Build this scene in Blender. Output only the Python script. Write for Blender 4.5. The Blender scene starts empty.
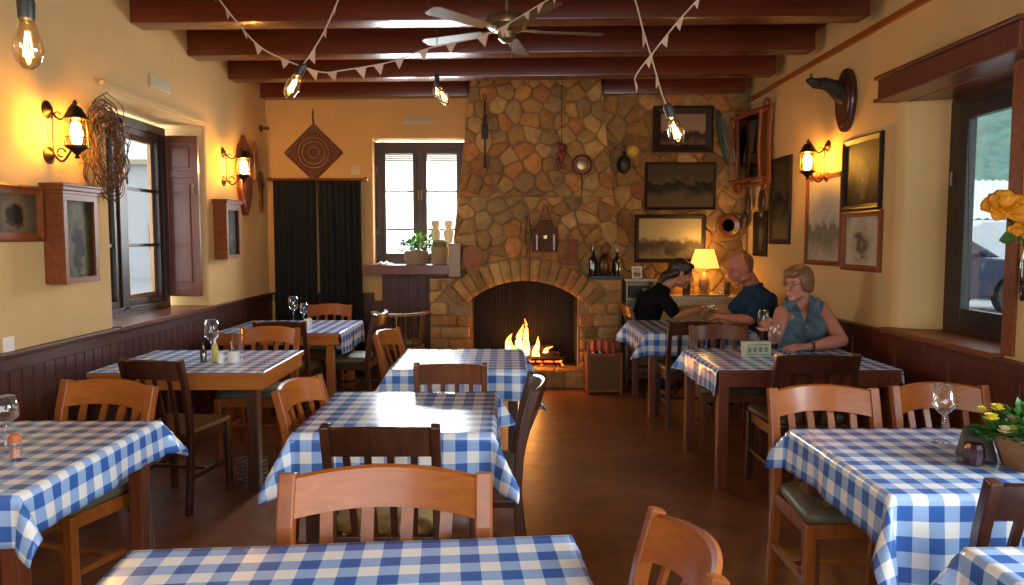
import bpy, bmesh, math, random
from mathutils import Vector, Matrix, Euler
C = bpy.context.scene
COL = C.collection
PI = math.pi
R = math.radians
random.seed(7)

# ---------------------------------------------------------------- camera, world, light, exposure
F = 740.0
cam_d = bpy.data.cameras.new('camera'); cam = bpy.data.objects.new('camera', cam_d); COL.objects.link(cam)
cam_d.sensor_width = 36; cam_d.lens = 36 * F / 1024
cam_d.clip_start = .05; cam_d.clip_end = 400
cam.location = (0, 0, 1.55)
cam.rotation_euler = (PI / 2 - math.atan(53.5 / F), 0, -5 / F)
C.camera = cam
C.view_settings.view_transform = 'Standard'
C.view_settings.look = 'None'
C.view_settings.gamma = 1
C.view_settings.use_curve_mapping = False
C.view_settings.exposure = 0.0
C.cycles.use_denoising = True
C.cycles.max_bounces = 7
C.cycles.diffuse_bounces = 4
C.cycles.glossy_bounces = 3
C.cycles.transmission_bounces = 5
C.cycles.transparent_max_bounces = 12
C.cycles.sample_clamp_indirect = 8
C.cycles.caustics_reflective = False
C.cycles.caustics_refractive = False

W = bpy.data.worlds.new('overcast_sky'); C.world = W; W.use_nodes = True
bg = W.node_tree.nodes['Background']
bg.inputs[0].default_value = (.86, .94, 1, 1)
bg.inputs[1].default_value = 3.2

def light(name, kind, loc, energy, color, rot=(0, 0, 0), size=None, portal=False):
    d = bpy.data.lights.new(name, kind); d.energy = energy; d.color = color
    if kind == 'AREA':
        d.shape = 'RECTANGLE'; d.size, d.size_y = size
        if portal: d.cycles.is_portal = True
    elif kind == 'POINT':
        d.shadow_soft_size = size or .03
    o = bpy.data.objects.new(name, d); o.location = loc; o.rotation_euler = rot; COL.objects.link(o)
    return o
# daylight portals in the window openings (they only guide the sky's light)
light('portal_left', 'AREA', (-3.12, 5.8, 1.75), 1, (1, 1, 1), (0, -PI / 2, 0), (1.6, 1.6), True)
light('portal_right', 'AREA', (3.1, 4.4, 1.7), 1, (1, 1, 1), (0, PI / 2, 0), (1.6, 1.2), True)
light('portal_back', 'AREA', (-.97, 8.66, 1.95), 1, (1, 1, 1), (-PI / 2, 0, 0), (1, 1.4), True)
light('portal_rear', 'AREA', (0, -2.45, 1.5), 1, (1, 1, 1), (PI / 2, 0, 0), (4.2, 2.2), True)
light('daylight_right_front', 'AREA', (3.5, 1.2, 2.3), 360, (.93, .97, 1), (0, PI / 2 - .45, 0), (1.5, 2.0))
light('daylight_rear', 'AREA', (0.2, -2.3, 1.75), 110, (.93, .97, 1), (PI / 2, 0, 0), (3.8, 2.0))
light('daylight_back', 'AREA', (-.97, 8.9, 2.1), 380, (.95, .98, 1), (-PI / 2, 0, 0), (1.2, 1.5))
light('daylight_left', 'AREA', (-3.6, 5.8, 1.9), 60, (.9, .96, 1), (0, -PI / 2, 0), (1.5, 1.5))
WARM = (1.0, .52, .12)

# ---------------------------------------------------------------- materials
def nmat(name):
    m = bpy.data.materials.new(name); m.use_nodes = True
    nt = m.node_tree
    return m, nt, nt.nodes['Principled BSDF']
def setp(b, color=None, rough=None, metal=None, spec=None, coat=None, emit=None, estr=None, trans=None, sheen=None):
    if color is not None: b.inputs['Base Color'].default_value = (*color, 1)
    if rough is not None: b.inputs['Roughness'].default_value = rough
    if metal is not None: b.inputs['Metallic'].default_value = metal
    if spec is not None: b.inputs['Specular IOR Level'].default_value = spec
    if coat is not None: b.inputs['Coat Weight'].default_value = coat; b.inputs['Coat Roughness'].default_value = .12
    if emit is not None: b.inputs['Emission Color'].default_value = (*emit, 1); b.inputs['Emission Strength'].default_value = estr
    if trans is not None: b.inputs['Transmission Weight'].default_value = trans
    if sheen is not None: b.inputs['Sheen Weight'].default_value = sheen
def N(nt, t, **k):
    n = nt.nodes.new(t)
    for a, v in k.items(): setattr(n, a, v)
    return n
def coords(nt, scale=(1, 1, 1), rot=(0, 0, 0), what='Object', loc=(0, 0, 0)):
    tc = N(nt, 'ShaderNodeTexCoord'); mp = N(nt, 'ShaderNodeMapping')
    mp.inputs['Scale'].default_value = scale; mp.inputs['Rotation'].default_value = rot; mp.inputs['Location'].default_value = loc
    nt.links.new(tc.outputs[what], mp.inputs[0]); return mp.outputs[0]
def ramp(nt, fac, stops, interp='LINEAR'):
    r = N(nt, 'ShaderNodeValToRGB'); r.color_ramp.interpolation = interp
    e = r.color_ramp.elements
    while len(e) < len(stops): e.new(.5)
    for i, (p, c) in enumerate(stops): e[i].position = p; e[i].color = (*c, 1)
    nt.links.new(fac, r.inputs[0]); return r.outputs[0]
def bump(nt, b, h, strength=.3, dist=.01):
    n = N(nt, 'ShaderNodeBump'); n.inputs['Strength'].default_value = strength; n.inputs['Distance'].default_value = dist
    nt.links.new(h, n.inputs['Height']); nt.links.new(n.outputs[0], b.inputs['Normal'])
def noise(nt, vec, scale=5, detail=4, rough=.55, dist=0):
    n = N(nt, 'ShaderNodeTexNoise'); n.inputs['Scale'].default_value = scale; n.inputs['Detail'].default_value = detail
    n.inputs['Roughness'].default_value = rough; n.inputs['Distortion'].default_value = dist
    nt.links.new(vec, n.inputs['Vector']); return n.outputs['Fac']
def plain(name, color, rough=.5, metal=0, spec=.5, var=.15, scale=12, bmp=0, coat=None, sheen=None):
    m, nt, b = nmat(name); setp(b, color, rough, metal, spec, coat, sheen=sheen)
    f = noise(nt, coords(nt), scale)
    lo = tuple(c * (1 - var) for c in color); hi = tuple(min(1, c * (1 + var)) for c in color)
    nt.links.new(ramp(nt, f, [(.3, lo), (.7, hi)]), b.inputs['Base Color'])
    if bmp: bump(nt, b, f, bmp, .004)
    return m
def wood(name, c1, c2, rough=.35, axis=2, scale=1.0, coat=None, bmp=.05, spec=.5):
    m, nt, b = nmat(name); setp(b, c1, rough, spec=spec, coat=coat)
    s = [22 * scale] * 3; s[axis] = 1.6 * scale
    v = coords(nt, tuple(s))
    f = noise(nt, v, 1.6, 5, .6, .6)
    nt.links.new(ramp(nt, f, [(.28, c1), (.75, c2)]), b.inputs['Base Color'])
    bump(nt, b, f, bmp, .003)
    return m
def emis(name, color, strength):
    m, nt, b = nmat(name); setp(b, (0, 0, 0), .6, emit=color, estr=strength); return m
def glassy(name, tint=(1, 1, 1), gloss=.9, base=.06, rough=.02):
    m = bpy.data.materials.new(name); m.use_nodes = True; nt = m.node_tree; nt.nodes.clear()
    out = N(nt, 'ShaderNodeOutputMaterial'); mx = N(nt, 'ShaderNodeMixShader')
    t = N(nt, 'ShaderNodeBsdfTransparent'); t.inputs[0].default_value = (*tint, 1)
    g = N(nt, 'ShaderNodeBsdfGlossy'); g.inputs['Color'].default_value = (gloss, gloss, gloss, 1); g.inputs['Roughness'].default_value = rough
    lw = N(nt, 'ShaderNodeLayerWeight'); lw.inputs[0].default_value = .35
    mr = N(nt, 'ShaderNodeMapRange'); mr.inputs['To Min'].default_value = base; mr.inputs['To Max'].default_value = .75
    nt.links.new(lw.outputs['Facing'], mr.inputs[0]); nt.links.new(mr.outputs[0], mx.inputs[0])
    nt.links.new(t.outputs[0], mx.inputs[1]); nt.links.new(g.outputs[0], mx.inputs[2]); nt.links.new(mx.outputs[0], out.inputs[0])
    return m

M = {}
def plaster_mat(name, c):
    m, nt, b = nmat(name); setp(b, c, .85, spec=.2)
    v = coords(nt)
    f = noise(nt, v, 1.3, 6, .6)
    nt.links.new(ramp(nt, f, [(.3, tuple(x * .9 for x in c)), (.7, tuple(min(1, x * 1.04) for x in c))]), b.inputs['Base Color'])
    f2 = noise(nt, v, 14, 5, .6); bump(nt, b, f2, .18, .01)
    return m
M['plaster'] = plaster_mat('cream_plaster', (.68, .45, .195))
M['plaster_back'] = plaster_mat('ochre_plaster', (.62, .37, .14))
M['orange'] = wood('honey_wood', (.25, .060, .006), (.42, .118, .014), .36, axis=0, coat=.15, spec=.35)
M['orange_v'] = wood('honey_wood_upright', (.20, .050, .008), (.34, .095, .016), .36, axis=2, coat=.12, spec=.35)
M['dark'] = wood('dark_stained_wood', (.035, .011, .005), (.085, .028, .012), .32, axis=2, coat=.25)
M['brown'] = wood('brown_wood', (.11, .032, .010), (.21, .065, .02), .32, axis=2, coat=.25)
M['redbrown'] = wood('redbrown_wood', (.10, .022, .009), (.19, .048, .017), .35, axis=2, coat=.15)
M['beam'] = wood('beam_wood', (.085, .016, .006), (.15, .03, .010), .27, axis=0, scale=.4, coat=.3)
M['ceil'] = wood('ceiling_board_wood', (.06, .014, .006), (.11, .026, .01), .5, axis=0, scale=.5)
M['tabletop'] = wood('table_wood', (.34, .10, .016), (.50, .17, .03), .28, axis=0, coat=.4)
M['frame_red'] = wood('frame_wood', (.15, .036, .010), (.28, .08, .02), .45, axis=0, spec=.3)
M['frame_dark'] = wood('black_frame_wood', (.014, .007, .005), (.034, .015, .009), .5, axis=0, spec=.2)
M['winframe'] = wood('window_frame_wood', (.022, .010, .007), (.05, .02, .013), .4, axis=2)
M['sash'] = wood('pale_sash_wood', (.50, .25, .09), (.68, .38, .16), .4, axis=2)
M['pad'] = plain('olive_leather', (.105, .088, .052), .5, var=.12, scale=30, bmp=.1)
M['pad_tan'] = plain('mustard_leather', (.38, .27, .09), .45, var=.12, scale=30, bmp=.1)
M['seat_wood'] = wood('tan_seat_wood', (.22, .12, .045), (.33, .19, .075), .35, axis=1)
M['black_iron'] = plain('black_iron', (.03, .022, .016), .45, metal=.8, var=.3)
M['bronze'] = plain('aged_bronze', (.10, .055, .025), .38, metal=.9, var=.3)
M['brass'] = plain('tarnished_brass', (.32, .24, .11), .32, metal=.9, var=.2)
M['copper'] = plain('aged_copper', (.16, .05, .022), .5, metal=.5, var=.3)
M['steel'] = plain('steel', (.5, .5, .48), .3, metal=1, var=.1)
M['chrome'] = plain('chrome', (.7, .7, .7), .15, metal=1, var=.05)
M['black'] = plain('black_paint', (.012, .012, .012), .45, var=.2)
M['rubber'] = plain('black_rubber', (.01, .01, .011), .6, var=.2)
M['mortar'] = plain('mortar', (.30, .18, .08), .95, var=.25, scale=40, bmp=.5)
M['white_ceramic'] = plain('white_ceramic', (.78, .76, .7), .3, var=.04)
M['cream_paint'] = plain('cream_paint', (.55, .47, .30), .5, var=.1, scale=6)
M['terracotta'] = plain('terracotta', (.32, .12, .05), .8, var=.2, bmp=.3)
M['glass'] = glassy('clear_glass')
M['pane'] = glassy('window_glass', (.97, .99, 1), .5, .01)
M['greenglass'] = glassy('dark_green_glass', (.06, .12, .05), .8, .12)
M['bulbglass'] = glassy('amber_bulb_glass', (1, .86, .62), .9, .05)
M['soft_glow'] = emis('soft_lamp_glow', (1, .62, .2), 14)
M['filament'] = emis('glowing_filament', (1, .55, .16), 55)
M['lampglow'] = emis('frosted_lamp_glow', (1, .52, .085), 400)
M['leaf'] = plain('green_leaf', (.05, .17, .025), .5, var=.5, scale=8)
M['leaf_light'] = plain('light_green_leaf', (.16, .36, .05), .5, var=.4, scale=8)
M['vine'] = plain('dry_twigs', (.10, .045, .016), .8, var=.3)
M['paper'] = plain('pinkish_paper', (.40, .24, .16), .8, var=.12)
M['string'] = plain('pale_string', (.42, .28, .19), .9, var=.1)
M['soot'] = plain('soot', (.010, .007, .005), .9, var=.5, scale=20, bmp=.4)
M['char'] = plain('charred_log', (.03, .015, .008), .9, var=.6, scale=20, bmp=.6)
M['ember'] = emis('ember', (1, .16, .02), 4)

def floor_mat():
    m, nt, b = nmat('terracotta_tile'); setp(b, rough=.36, spec=.45)
    v = coords(nt, (1, 1, 1), (0, 0, R(45)))
    br = N(nt, 'ShaderNodeTexBrick'); br.offset = .5
    nt.links.new(v, br.inputs['Vector'])
    br.inputs['Scale'].default_value = 1; br.inputs['Brick Width'].default_value = .33; br.inputs['Row Height'].default_value = .33
    br.inputs['Mortar Size'].default_value = .004; br.inputs['Mortar Smooth'].default_value = .6
    br.inputs['Color1'].default_value = (.22, .085, .032, 1); br.inputs['Color2'].default_value = (.28, .11, .042, 1); br.inputs['Mortar'].default_value = (.15, .06, .024, 1)
    f = noise(nt, coords(nt), 5, 8, .65)
    mx = N(nt, 'ShaderNodeMix', data_type='RGBA', blend_type='MULTIPLY'); mx.inputs[0].default_value = 1
    nt.links.new(br.outputs['Color'], mx.inputs[6]); nt.links.new(ramp(nt, f, [(.25, (.62, .6, .58)), (.75, (1.25, 1.2, 1.15))]), mx.inputs[7])
    nt.links.new(mx.outputs[2], b.inputs['Base Color'])
    nt.links.new(ramp(nt, noise(nt, coords(nt), 9, 5), [(.3, (.28, .28, .28)), (.7, (.46, .46, .46))]), b.inputs['Roughness'])
    bump(nt, b, br.outputs['Fac'], -.25, .004)
    return m
M['floor'] = floor_mat()

def gingham(name='blue_white_gingham', per=.098):
    m, nt, b = nmat(name); setp(b, rough=.21, spec=.5)
    tc = N(nt, 'ShaderNodeTexCoord'); sp = N(nt, 'ShaderNodeSeparateXYZ'); nt.links.new(tc.outputs['UV'], sp.inputs[0])
    outs = []
    for i in (0, 1):
        a = N(nt, 'ShaderNodeMath', operation='DIVIDE'); a.inputs[1].default_value = per; nt.links.new(sp.outputs[i], a.inputs[0])
        f = N(nt, 'ShaderNodeMath', operation='FRACT'); nt.links.new(a.outputs[0], f.inputs[0])
        l = N(nt, 'ShaderNodeMath', operation='LESS_THAN'); l.inputs[1].default_value = .5; nt.links.new(f.outputs[0], l.inputs[0])
        outs.append(l.outputs[0])
    s = N(nt, 'ShaderNodeMath', operation='ADD'); nt.links.new(outs[0], s.inputs[0]); nt.links.new(outs[1], s.inputs[1])
    h = N(nt, 'ShaderNodeMath', operation='MULTIPLY'); h.inputs[1].default_value = .45; nt.links.new(s.outputs[0], h.inputs[0])
    c = ramp(nt, h.outputs[0], [(0, (.84, .84, .82)), (.3, (.31, .47, .76)), (.7, (.045, .135, .43))], 'CONSTANT')
    nt.links.new(c, b.inputs['Base Color'])
    return m
M['cloth'] = gingham()

def stone_mat():
    m, nt, b = nmat('field_stone'); setp(b, rough=.85, spec=.25)
    at = N(nt, 'ShaderNodeAttribute', attribute_name='stone'); f = noise(nt, coords(nt), 16, 7, .65)
    mx = N(nt, 'ShaderNodeMix', data_type='RGBA', blend_type='MULTIPLY'); mx.inputs[0].default_value = 1
    nt.links.new(at.outputs['Color'], mx.inputs[6]); nt.links.new(ramp(nt, f, [(.25, (.55, .53, .5)), (.75, (1.25, 1.22, 1.15))]), mx.inputs[7])
    nt.links.new(mx.outputs[2], b.inputs['Base Color']); bump(nt, b, f, .6, .02)
    return m
M['stone'] = stone_mat()

# ---------------------------------------------------------------- mesh builder
def Rz(a): return Matrix.Rotation(a, 4, 'Z')
def T(x, y, z): return Matrix.Translation((x, y, z))
class MB:
    def __init__(s): s.v = []; s.f = []; s.col = None
    def add(s, vs, fs, m=None):
        o = len(s.v)
        for p in vs:
            p = Vector(p)
            s.v.append(tuple(m @ p) if m is not None else tuple(p))
        s.f += [tuple(i + o for i in f) for f in fs]
        return s
    def box(s, x0, x1, y0, y1, z0, z1, m=None, bev=0):
        if bev:
            b = bmesh.new(); bmesh.ops.create_cube(b, size=1)
            for v in b.verts: v.co = Vector(((x0 + x1) / 2 + v.co.x * (x1 - x0), (y0 + y1) / 2 + v.co.y * (y1 - y0), (z0 + z1) / 2 + v.co.z * (z1 - z0)))
            bmesh.ops.bevel(b, geom=b.edges[:], offset=bev, segments=2, affect='EDGES', profile=.7)
            b.verts.ensure_lookup_table(); b.verts.index_update()
            s.add([v.co[:] for v in b.verts], [[v.index for v in f.verts] for f in b.faces], m); b.free(); return s
        return s.add([(x0, y0, z0), (x1, y0, z0), (x1, y1, z0), (x0, y1, z0), (x0, y0, z1), (x1, y0, z1), (x1, y1, z1), (x0, y1, z1)],
                     [(0, 3, 2, 1), (4, 5, 6, 7), (0, 1, 5, 4), (1, 2, 6, 5), (2, 3, 7, 6), (3, 0, 4, 7)], m)
    def sweep(s, pts, prof, closed=False, m=None, up=(0, 0, 1), scale=None):
        """sweep a closed 2D profile [(a,b)] along pts; a is across, b is along 'up'"""
        pts = [Vector(p) for p in pts]; n = len(pts); k = len(prof); vs = []; up = Vector(up)
        for i, p in enumerate(pts):
            if closed: t = pts[(i + 1) % n] - pts[i - 1]
            else: t = pts[min(i + 1, n - 1)] - pts[max(i - 1, 0)]
            t.normalize(); a = t.cross(up)
            if a.length < 1e-4: a = t.cross(Vector((1, 0, .01)))
            a.normalize(); b = a.cross(t); sc = scale[i] if scale else 1
            for (x, y) in prof: vs.append(p + a * x * sc + b * y * sc)
        fs = []
        for i in range(n if closed else n - 1):
            j = (i + 1) % n
            for q in range(k): fs.append((i * k + q, i * k + (q + 1) % k, j * k + (q + 1) % k, j * k + q))
        if not closed: fs.append(tuple(range(k))[::-1]); fs.append(tuple((n - 1) * k + q for q in range(k)))
        return s.add(vs, fs, m)
    def tube(s, pts, r, n=8, closed=False, m=None, up=(0, 0, 1)):
        rr = r if isinstance(r, (list, tuple)) else [r] * len(pts)
        return s.sweep(pts, [(math.cos(2 * PI * i / n), math.sin(2 * PI * i / n)) for i in range(n)], closed, m, up, rr)
    def lathe(s, prof, n=20, m=None):
        vs = []; fs = []; k = len(prof)
        for i in range(n):
            a = 2 * PI * i / n
            for (r, z) in prof: vs.append((r * math.cos(a), r * math.sin(a), z))
        for i in range(n):
            j = (i + 1) % n
            for q in range(k - 1): fs.append((i * k + q, j * k + q, j * k + q + 1, i * k + q + 1))
        if prof[0][0] > 1e-4: fs.append(tuple(i * k for i in range(n))[::-1])
        if prof[-1][0] > 1e-4: fs.append(tuple(i * k + k - 1 for i in range(n)))
        return s.add(vs, fs, m)
    def ell(s, c, r, n=12, m=None, k=8):
        r = r if isinstance(r, (list, tuple)) else (r, r, r)
        prof = [(math.sin(PI * i / k), -math.cos(PI * i / k)) for i in range(k + 1)]
        mm = T(*c) @ Matrix.Diagonal((r[0], r[1], r[2], 1))
        return s.lathe(prof, n, (m @ mm) if m is not None else mm)
    def cap(s, a, b, ra, rb, n=12):
        """tapered capsule"""
        a = Vector(a); b = Vector(b); d = b - a; L = d.length
        if L < 1e-5: return s.ell(a, ra)
        q = d.to_track_quat('Z', 'Y').to_matrix().to_4x4()
        prof = [(ra * math.sin(t), -ra * math.cos(t)) for t in (0, .4, .8, 1.2, PI / 2)] + [(rb * math.cos(t), L + rb * math.sin(t)) for t in (0, .4, .8, 1.2, PI / 2)]
        return s.lathe(prof, n, Matrix.Translation(a) @ q)
    def chain(s, pts, rs, n=12):
        for i in range(len(pts) - 1): s.cap(pts[i], pts[i + 1], rs[i], rs[i + 1], n)
        return s
    def prism(s, poly, y0, y1, m=None):
        """poly in (x,z), extruded along y"""
        n = len(poly)
        return s.add([(x, y0, z) for x, z in poly] + [(x, y1, z) for x, z in poly],
                     [tuple(range(n)), tuple(range(n, 2 * n))[::-1]] + [(i, i + n, (i + 1) % n + n, (i + 1) % n) for i in range(n)], m)
    def prismz(s, poly, z0, z1, m=None):
        n = len(poly)
        return s.add([(x, y, z0) for x, y in poly] + [(x, y, z1) for x, y in poly],
                     [tuple(range(n))[::-1], tuple(range(n, 2 * n))] + [(i, (i + 1) % n, (i + 1) % n + n, i + n) for i in range(n)], m)
    def build(s, name, mat, parent=None, loc=(0, 0, 0), rotz=0, world=False, smooth=False, bev=0, cols=None, remesh=0, sm=3, solid=0, sub=0, label=None, rot=None):
        me = bpy.data.meshes.new(name)
        off = Vector((0, 0, 0))
        if world:
            p = parent
            while p is not None: off = off + p.location; p = p.parent
            if parent is None: off = Vector(loc)
        me.from_pydata([tuple(Vector(v) - off) for v in s.v] if world else s.v, [], s.f)
        b = bmesh.new(); b.from_mesh(me)
        bmesh.ops.remove_doubles(b, verts=b.verts[:], dist=1e-6)
        bmesh.ops.recalc_face_normals(b, faces=b.faces[:]); b.to_mesh(me); b.free()
        me.materials.append(M[mat] if isinstance(mat, str) else mat)
        o = bpy.data.objects.new(name, me); COL.objects.link(o)
        if parent is not None: o.parent = parent
        if not (world and parent is not None): o.location = loc
        if rotz: o.rotation_euler = (0, 0, rotz)
        if rot: o.rotation_euler = rot
        if remesh:
            md = o.modifiers.new('r', 'REMESH'); md.mode = 'VOXEL'; md.voxel_size = remesh; md.use_smooth_shade = True
            if sm:
                m2 = o.modifiers.new('s', 'SMOOTH'); m2.factor = .6; m2.iterations = sm
            bake(o); smooth = True
        if smooth: shade(o, smooth)
        if bev:
            md = o.modifiers.new('b', 'BEVEL'); md.width = bev; md.segments = 2; md.limit_method = 'ANGLE'; md.angle_limit = R(40)
        if solid:
            md = o.modifiers.new('t', 'SOLIDIFY'); md.thickness = solid; md.offset = 0
        if sub:
            md = o.modifiers.new('u', 'SUBSURF'); md.levels = sub; md.render_levels = sub
        if label: o['label'] = label
        return o
def bake(o):
    dg = bpy.context.evaluated_depsgraph_get(); ev = o.evaluated_get(dg)
    me = bpy.data.meshes.new_from_object(ev); old = o.data
    o.modifiers.clear(); o.data = me; bpy.data.meshes.remove(old)
def shade(o, how=True):
    me = o.data
    for p in me.polygons: p.use_smooth = True
    if how != 'all':
        b = bmesh.new(); b.from_mesh(me)
        for e in b.edges:
            if len(e.link_faces) == 2 and e.calc_face_angle(0) > R(38): e.smooth = False
        b.to_mesh(me); b.free()
def tag(o, label=None, cat=None, group=None, kind=None):
    if label: o['label'] = label
    if cat: o['category'] = cat
    if group: o['group'] = group
    if kind: o['kind'] = kind
    return o
def thing(name, label, cat, loc=(0, 0, 0), rotz=0, group=None):
    o = bpy.data.objects.new(name, None); o.empty_display_size = .1; COL.objects.link(o)
    o.location = loc; o.rotation_euler = (0, 0, rotz)
    bpy.context.view_layer.update
    return tag(o, label, cat, group)
def struct(o): o['kind'] = 'structure'; return o
KIDS = {}
def dup(root, loc, rotz, label=None, group=None, sx=1):
    def cp(o, par):
        c = o.copy(); COL.objects.link(c)
        if par is not None: c.parent = par
        for ch in list(o.children): cp(ch, c)
        return c
    r = cp(root, None); r.location = loc; r.rotation_euler = (0, 0, rotz); r.scale = (sx, 1, 1)
    if label: r['label'] = label
    if group: r['group'] = group
    return r
def rect(a, b): return [(-a, -b), (a, -b), (a, b), (-a, b)]
def arc(cx, cz, r, a0, a1, n): return [(cx + r * math.sin(a0 + (a1 - a0) * i / n), cz + r * math.cos(a0 + (a1 - a0) * i / n)) for i in range(n + 1)]
def lerp(a, b, t): return a + (b - a) * t
# ---------------------------------------------------------------- room shell
XL, XR, YB, YF, ZT = -2.66, 2.67, 8.3, -2.4, 3.36
b = MB().box(-3.2, 3.2, YF - .4, 8.8, -.12, 0)
struct(b.build('floor', 'floor'))
# left wall with window opening
WL = (5.0, 6.6, .95, 2.54)
def wall_with_holes(us, zs, holes, place):
    """one continuous wall slab: grid cells us x zs minus the holes; place(u, t, z) -> point, t = 0 inner face, 1 outer face"""
    vid = {}; vs = []; fs = []
    def vert(i, t, k):
        if (i, t, k) not in vid: vid[(i, t, k)] = len(vs); vs.append(place(us[i], t, zs[k]))
        return vid[(i, t, k)]
    solid = lambda i, k: 0 <= i < len(us) - 1 and 0 <= k < len(zs) - 1 and (i, k) not in holes
    for i in range(len(us) - 1):
        for k in range(len(zs) - 1):
            if not solid(i, k): continue
            for t in (0, 1): fs.append((vert(i, t, k), vert(i + 1, t, k), vert(i + 1, t, k + 1), vert(i, t, k + 1)))
            if not solid(i - 1, k): fs.append((vert(i, 0, k), vert(i, 1, k), vert(i, 1, k + 1), vert(i, 0, k + 1)))
            if not solid(i + 1, k): fs.append((vert(i + 1, 0, k), vert(i + 1, 1, k), vert(i + 1, 1, k + 1), vert(i + 1, 0, k + 1)))
            if not solid(i, k - 1): fs.append((vert(i, 0, k), vert(i + 1, 0, k), vert(i + 1, 1, k), vert(i, 1, k)))
            if not solid(i, k + 1): fs.append((vert(i, 0, k + 1), vert(i + 1, 0, k + 1), vert(i + 1, 1, k + 1), vert(i, 1, k + 1)))
    return MB().add(vs, fs)
struct(wall_with_holes([YF, WL[0], WL[1], YB], [0, WL[2] - .02, WL[3], 3.6], {(1, 1)}, lambda u, t, z: (XL - .48 * t, u, z)).build('wall_left', 'plaster', bev=.025, smooth=True))
WR = (3.97, 5.06, .93, 2.49); WR2 = (.2, 2.2, .93, 2.49)
struct(wall_with_holes([YF, WR2[0], WR2[1], WR[0], WR[1], YB], [0, .91, 2.49, 3.6], {(1, 1), (3, 1)}, lambda u, t, z: (XR + .37 * t, u - (.14 * t if abs(u - 5.06) < 1e-6 else 0), z)).build('wall_right', 'plaster', bev=.05, smooth=True))
WB = (-1.49, -.45, 1.26, 2.66)
struct(wall_with_holes([-3.1, WB[0], WB[1], 3.1], [0, WB[2] - .02, WB[3], 3.6], {(1, 1)}, lambda u, t, z: (u, YB + .48 * t, z)).build('wall_back', 'plaster_back', bev=.02, smooth=True))
# rear wall behind the camera, with a wide glazed opening
b = MB(); y0, y1 = YF - .3, YF
b.box(-3.1, -1.9, y0, y1, 0, 3.6); b.box(2.1, 3.1, y0, y1, 0, 3.6); b.box(-1.9, 2.1, y0, y1, 2.8, 3.6); b.box(-1.9, 2.1, y0, y1, 0, .5)
struct(b.build('wall_rear', 'plaster'))
# ceiling boards, running front to back above the beams
b = MB()
for i in range(27):
    xa = -2.7 + i * .2
    b.box(xa + .003, xa + .197, YF, YB + .1, 3.31 + .0115 * xa, 3.35 + .0115 * xa)
b.box(-2.75, 2.75, YF, YB + .1, 3.38, 3.5)
struct(b.build('ceiling', 'ceil'))
# beams
bm_ = None
for i, y in enumerate([8.12, 7.2, 6.3, 5.36, 4.44, 3.52, 2.6, 1.68, .76, -.16, -1.08, -2.0]):
    b = MB(); b.box(-2.66, 2.58, -.0, .19, -.1, .12, bev=.012)
    if i in (0, 1):
        proto_beam = b.build('ceiling_beam', 'beam', None, (0, y, 3.2), smooth=True)
        beam = proto_beam
    else:
        beam = proto_beam.copy(); COL.objects.link(beam); beam.location = (0, y, 3.2)
    beam.rotation_euler = (0, -.0115, 0)
    if i == 0:
        bpy.data.objects.remove(beam); proto_beam = None
        beam = MB().box(-2.66, -.42, 0, .17, -.1, .12, bev=.012).build('ceiling_beam', 'beam', None, (0, 8.12, 3.2), smooth=True); beam.rotation_euler = (0, -.0115, 0)
        b2 = MB().box(1.04, 2.58, 0, .1, -.1, .12, bev=.012).build('ceiling_beam', 'beam', None, (0, 8.10, 3.2), smooth=True); b2.rotation_euler = (0, -.0115, 0)
        tag(b2, 'short red-brown beam against the stone wall right of the chimney', 'beam', 'ceiling beams')
    elif i == 1: proto_beam = beam
    where = {0: 'short red-brown beam against the back wall, left of the chimney', 1: 'red-brown ceiling beam just in front of the chimney', 2: 'red-brown ceiling beam between the foremost one and the one at the chimney', 3: 'foremost red-brown ceiling beam in view, behind the fan'}.get(i, 'red-brown ceiling beam out of view above the front tables')
    tag(beam, where, 'beam', 'ceiling beams')
# picture rail on the right wall
b = MB(); b.box(2.645, 2.68, 2.0, 8.28, 3.045, 3.095)
struct(b.build('trim_1', 'orange', bev=.006))
# wainscot
def wain_mat():
    m, nt, b = nmat('wainscot_boards'); setp(b, rough=.42, spec=.4)
    f = noise(nt, coords(nt, (20, 20, 1.5)), 1.5, 5)
    nt.links.new(ramp(nt, f, [(.3, (.040, .009, .005)), (.75, (.085, .019, .008))]), b.inputs['Base Color'])
    bump(nt, b, f, .05, .003); return m
M['wain'] = wain_mat()
def wain_r():
    m, nt, b = nmat('wainscot_panels'); setp(b, rough=.4, spec=.4)
    f = noise(nt, coords(nt, (20, 20, 1.5)), 1.5, 5)
    nt.links.new(ramp(nt, f, [(.3, (.075, .016, .007)), (.75, (.155, .037, .013))]), b.inputs['Base Color'])
    bump(nt, b, f, .05, .003); return m
M['wain_r'] = wain_r()
b = MB(); y = YF
while y < YB - .02:
    b.box(XL, XL + .022, y + .004, min(y + .10, YB) - .004, .1, .86); y += .10
b.box(XL, XL + .014, YF, YB, 0, .9)
b.box(XL, XL + .04, YF, YB, 0, .10); b.box(XL, XL + .03, YF, YB, .85, .93); b.box(XL, XL + .055, YF, YB, .93, .952)
struct(b.build('trim_2', 'wain', bev=.003))
b = MB(); y = YF
b.box(XR - .014, XR, YF, YB, 0, .9)
while y < YB - .1:
    y2 = min(y + .62, YB)
    b.box(XR - .03, XR, y, y + .05, .1, .82); b.box(XR - .03, XR, y2 - .05, y2, .1, .82)
    b.box(XR - .026, XR, y + .05, y2 - .05, .1, .16); b.box(XR - .026, XR, y + .05, y2 - .05, .76, .82)
    y += .62
b.box(XR - .04, XR, YF, YB, 0, .10); b.box(XR - .03, XR, YF, YB, .82, .89); b.box(XR - .055, XR, YF, YB, .89, .915)
struct(b.build('trim_3', 'wain_r', bev=.003))
b = MB()
x = -2.6
while x < -.85:
    b.box(x + .003, x + .097, YB - .022, YB, .1, 1.16 if x > -1.49 else .86); x += .1
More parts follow.
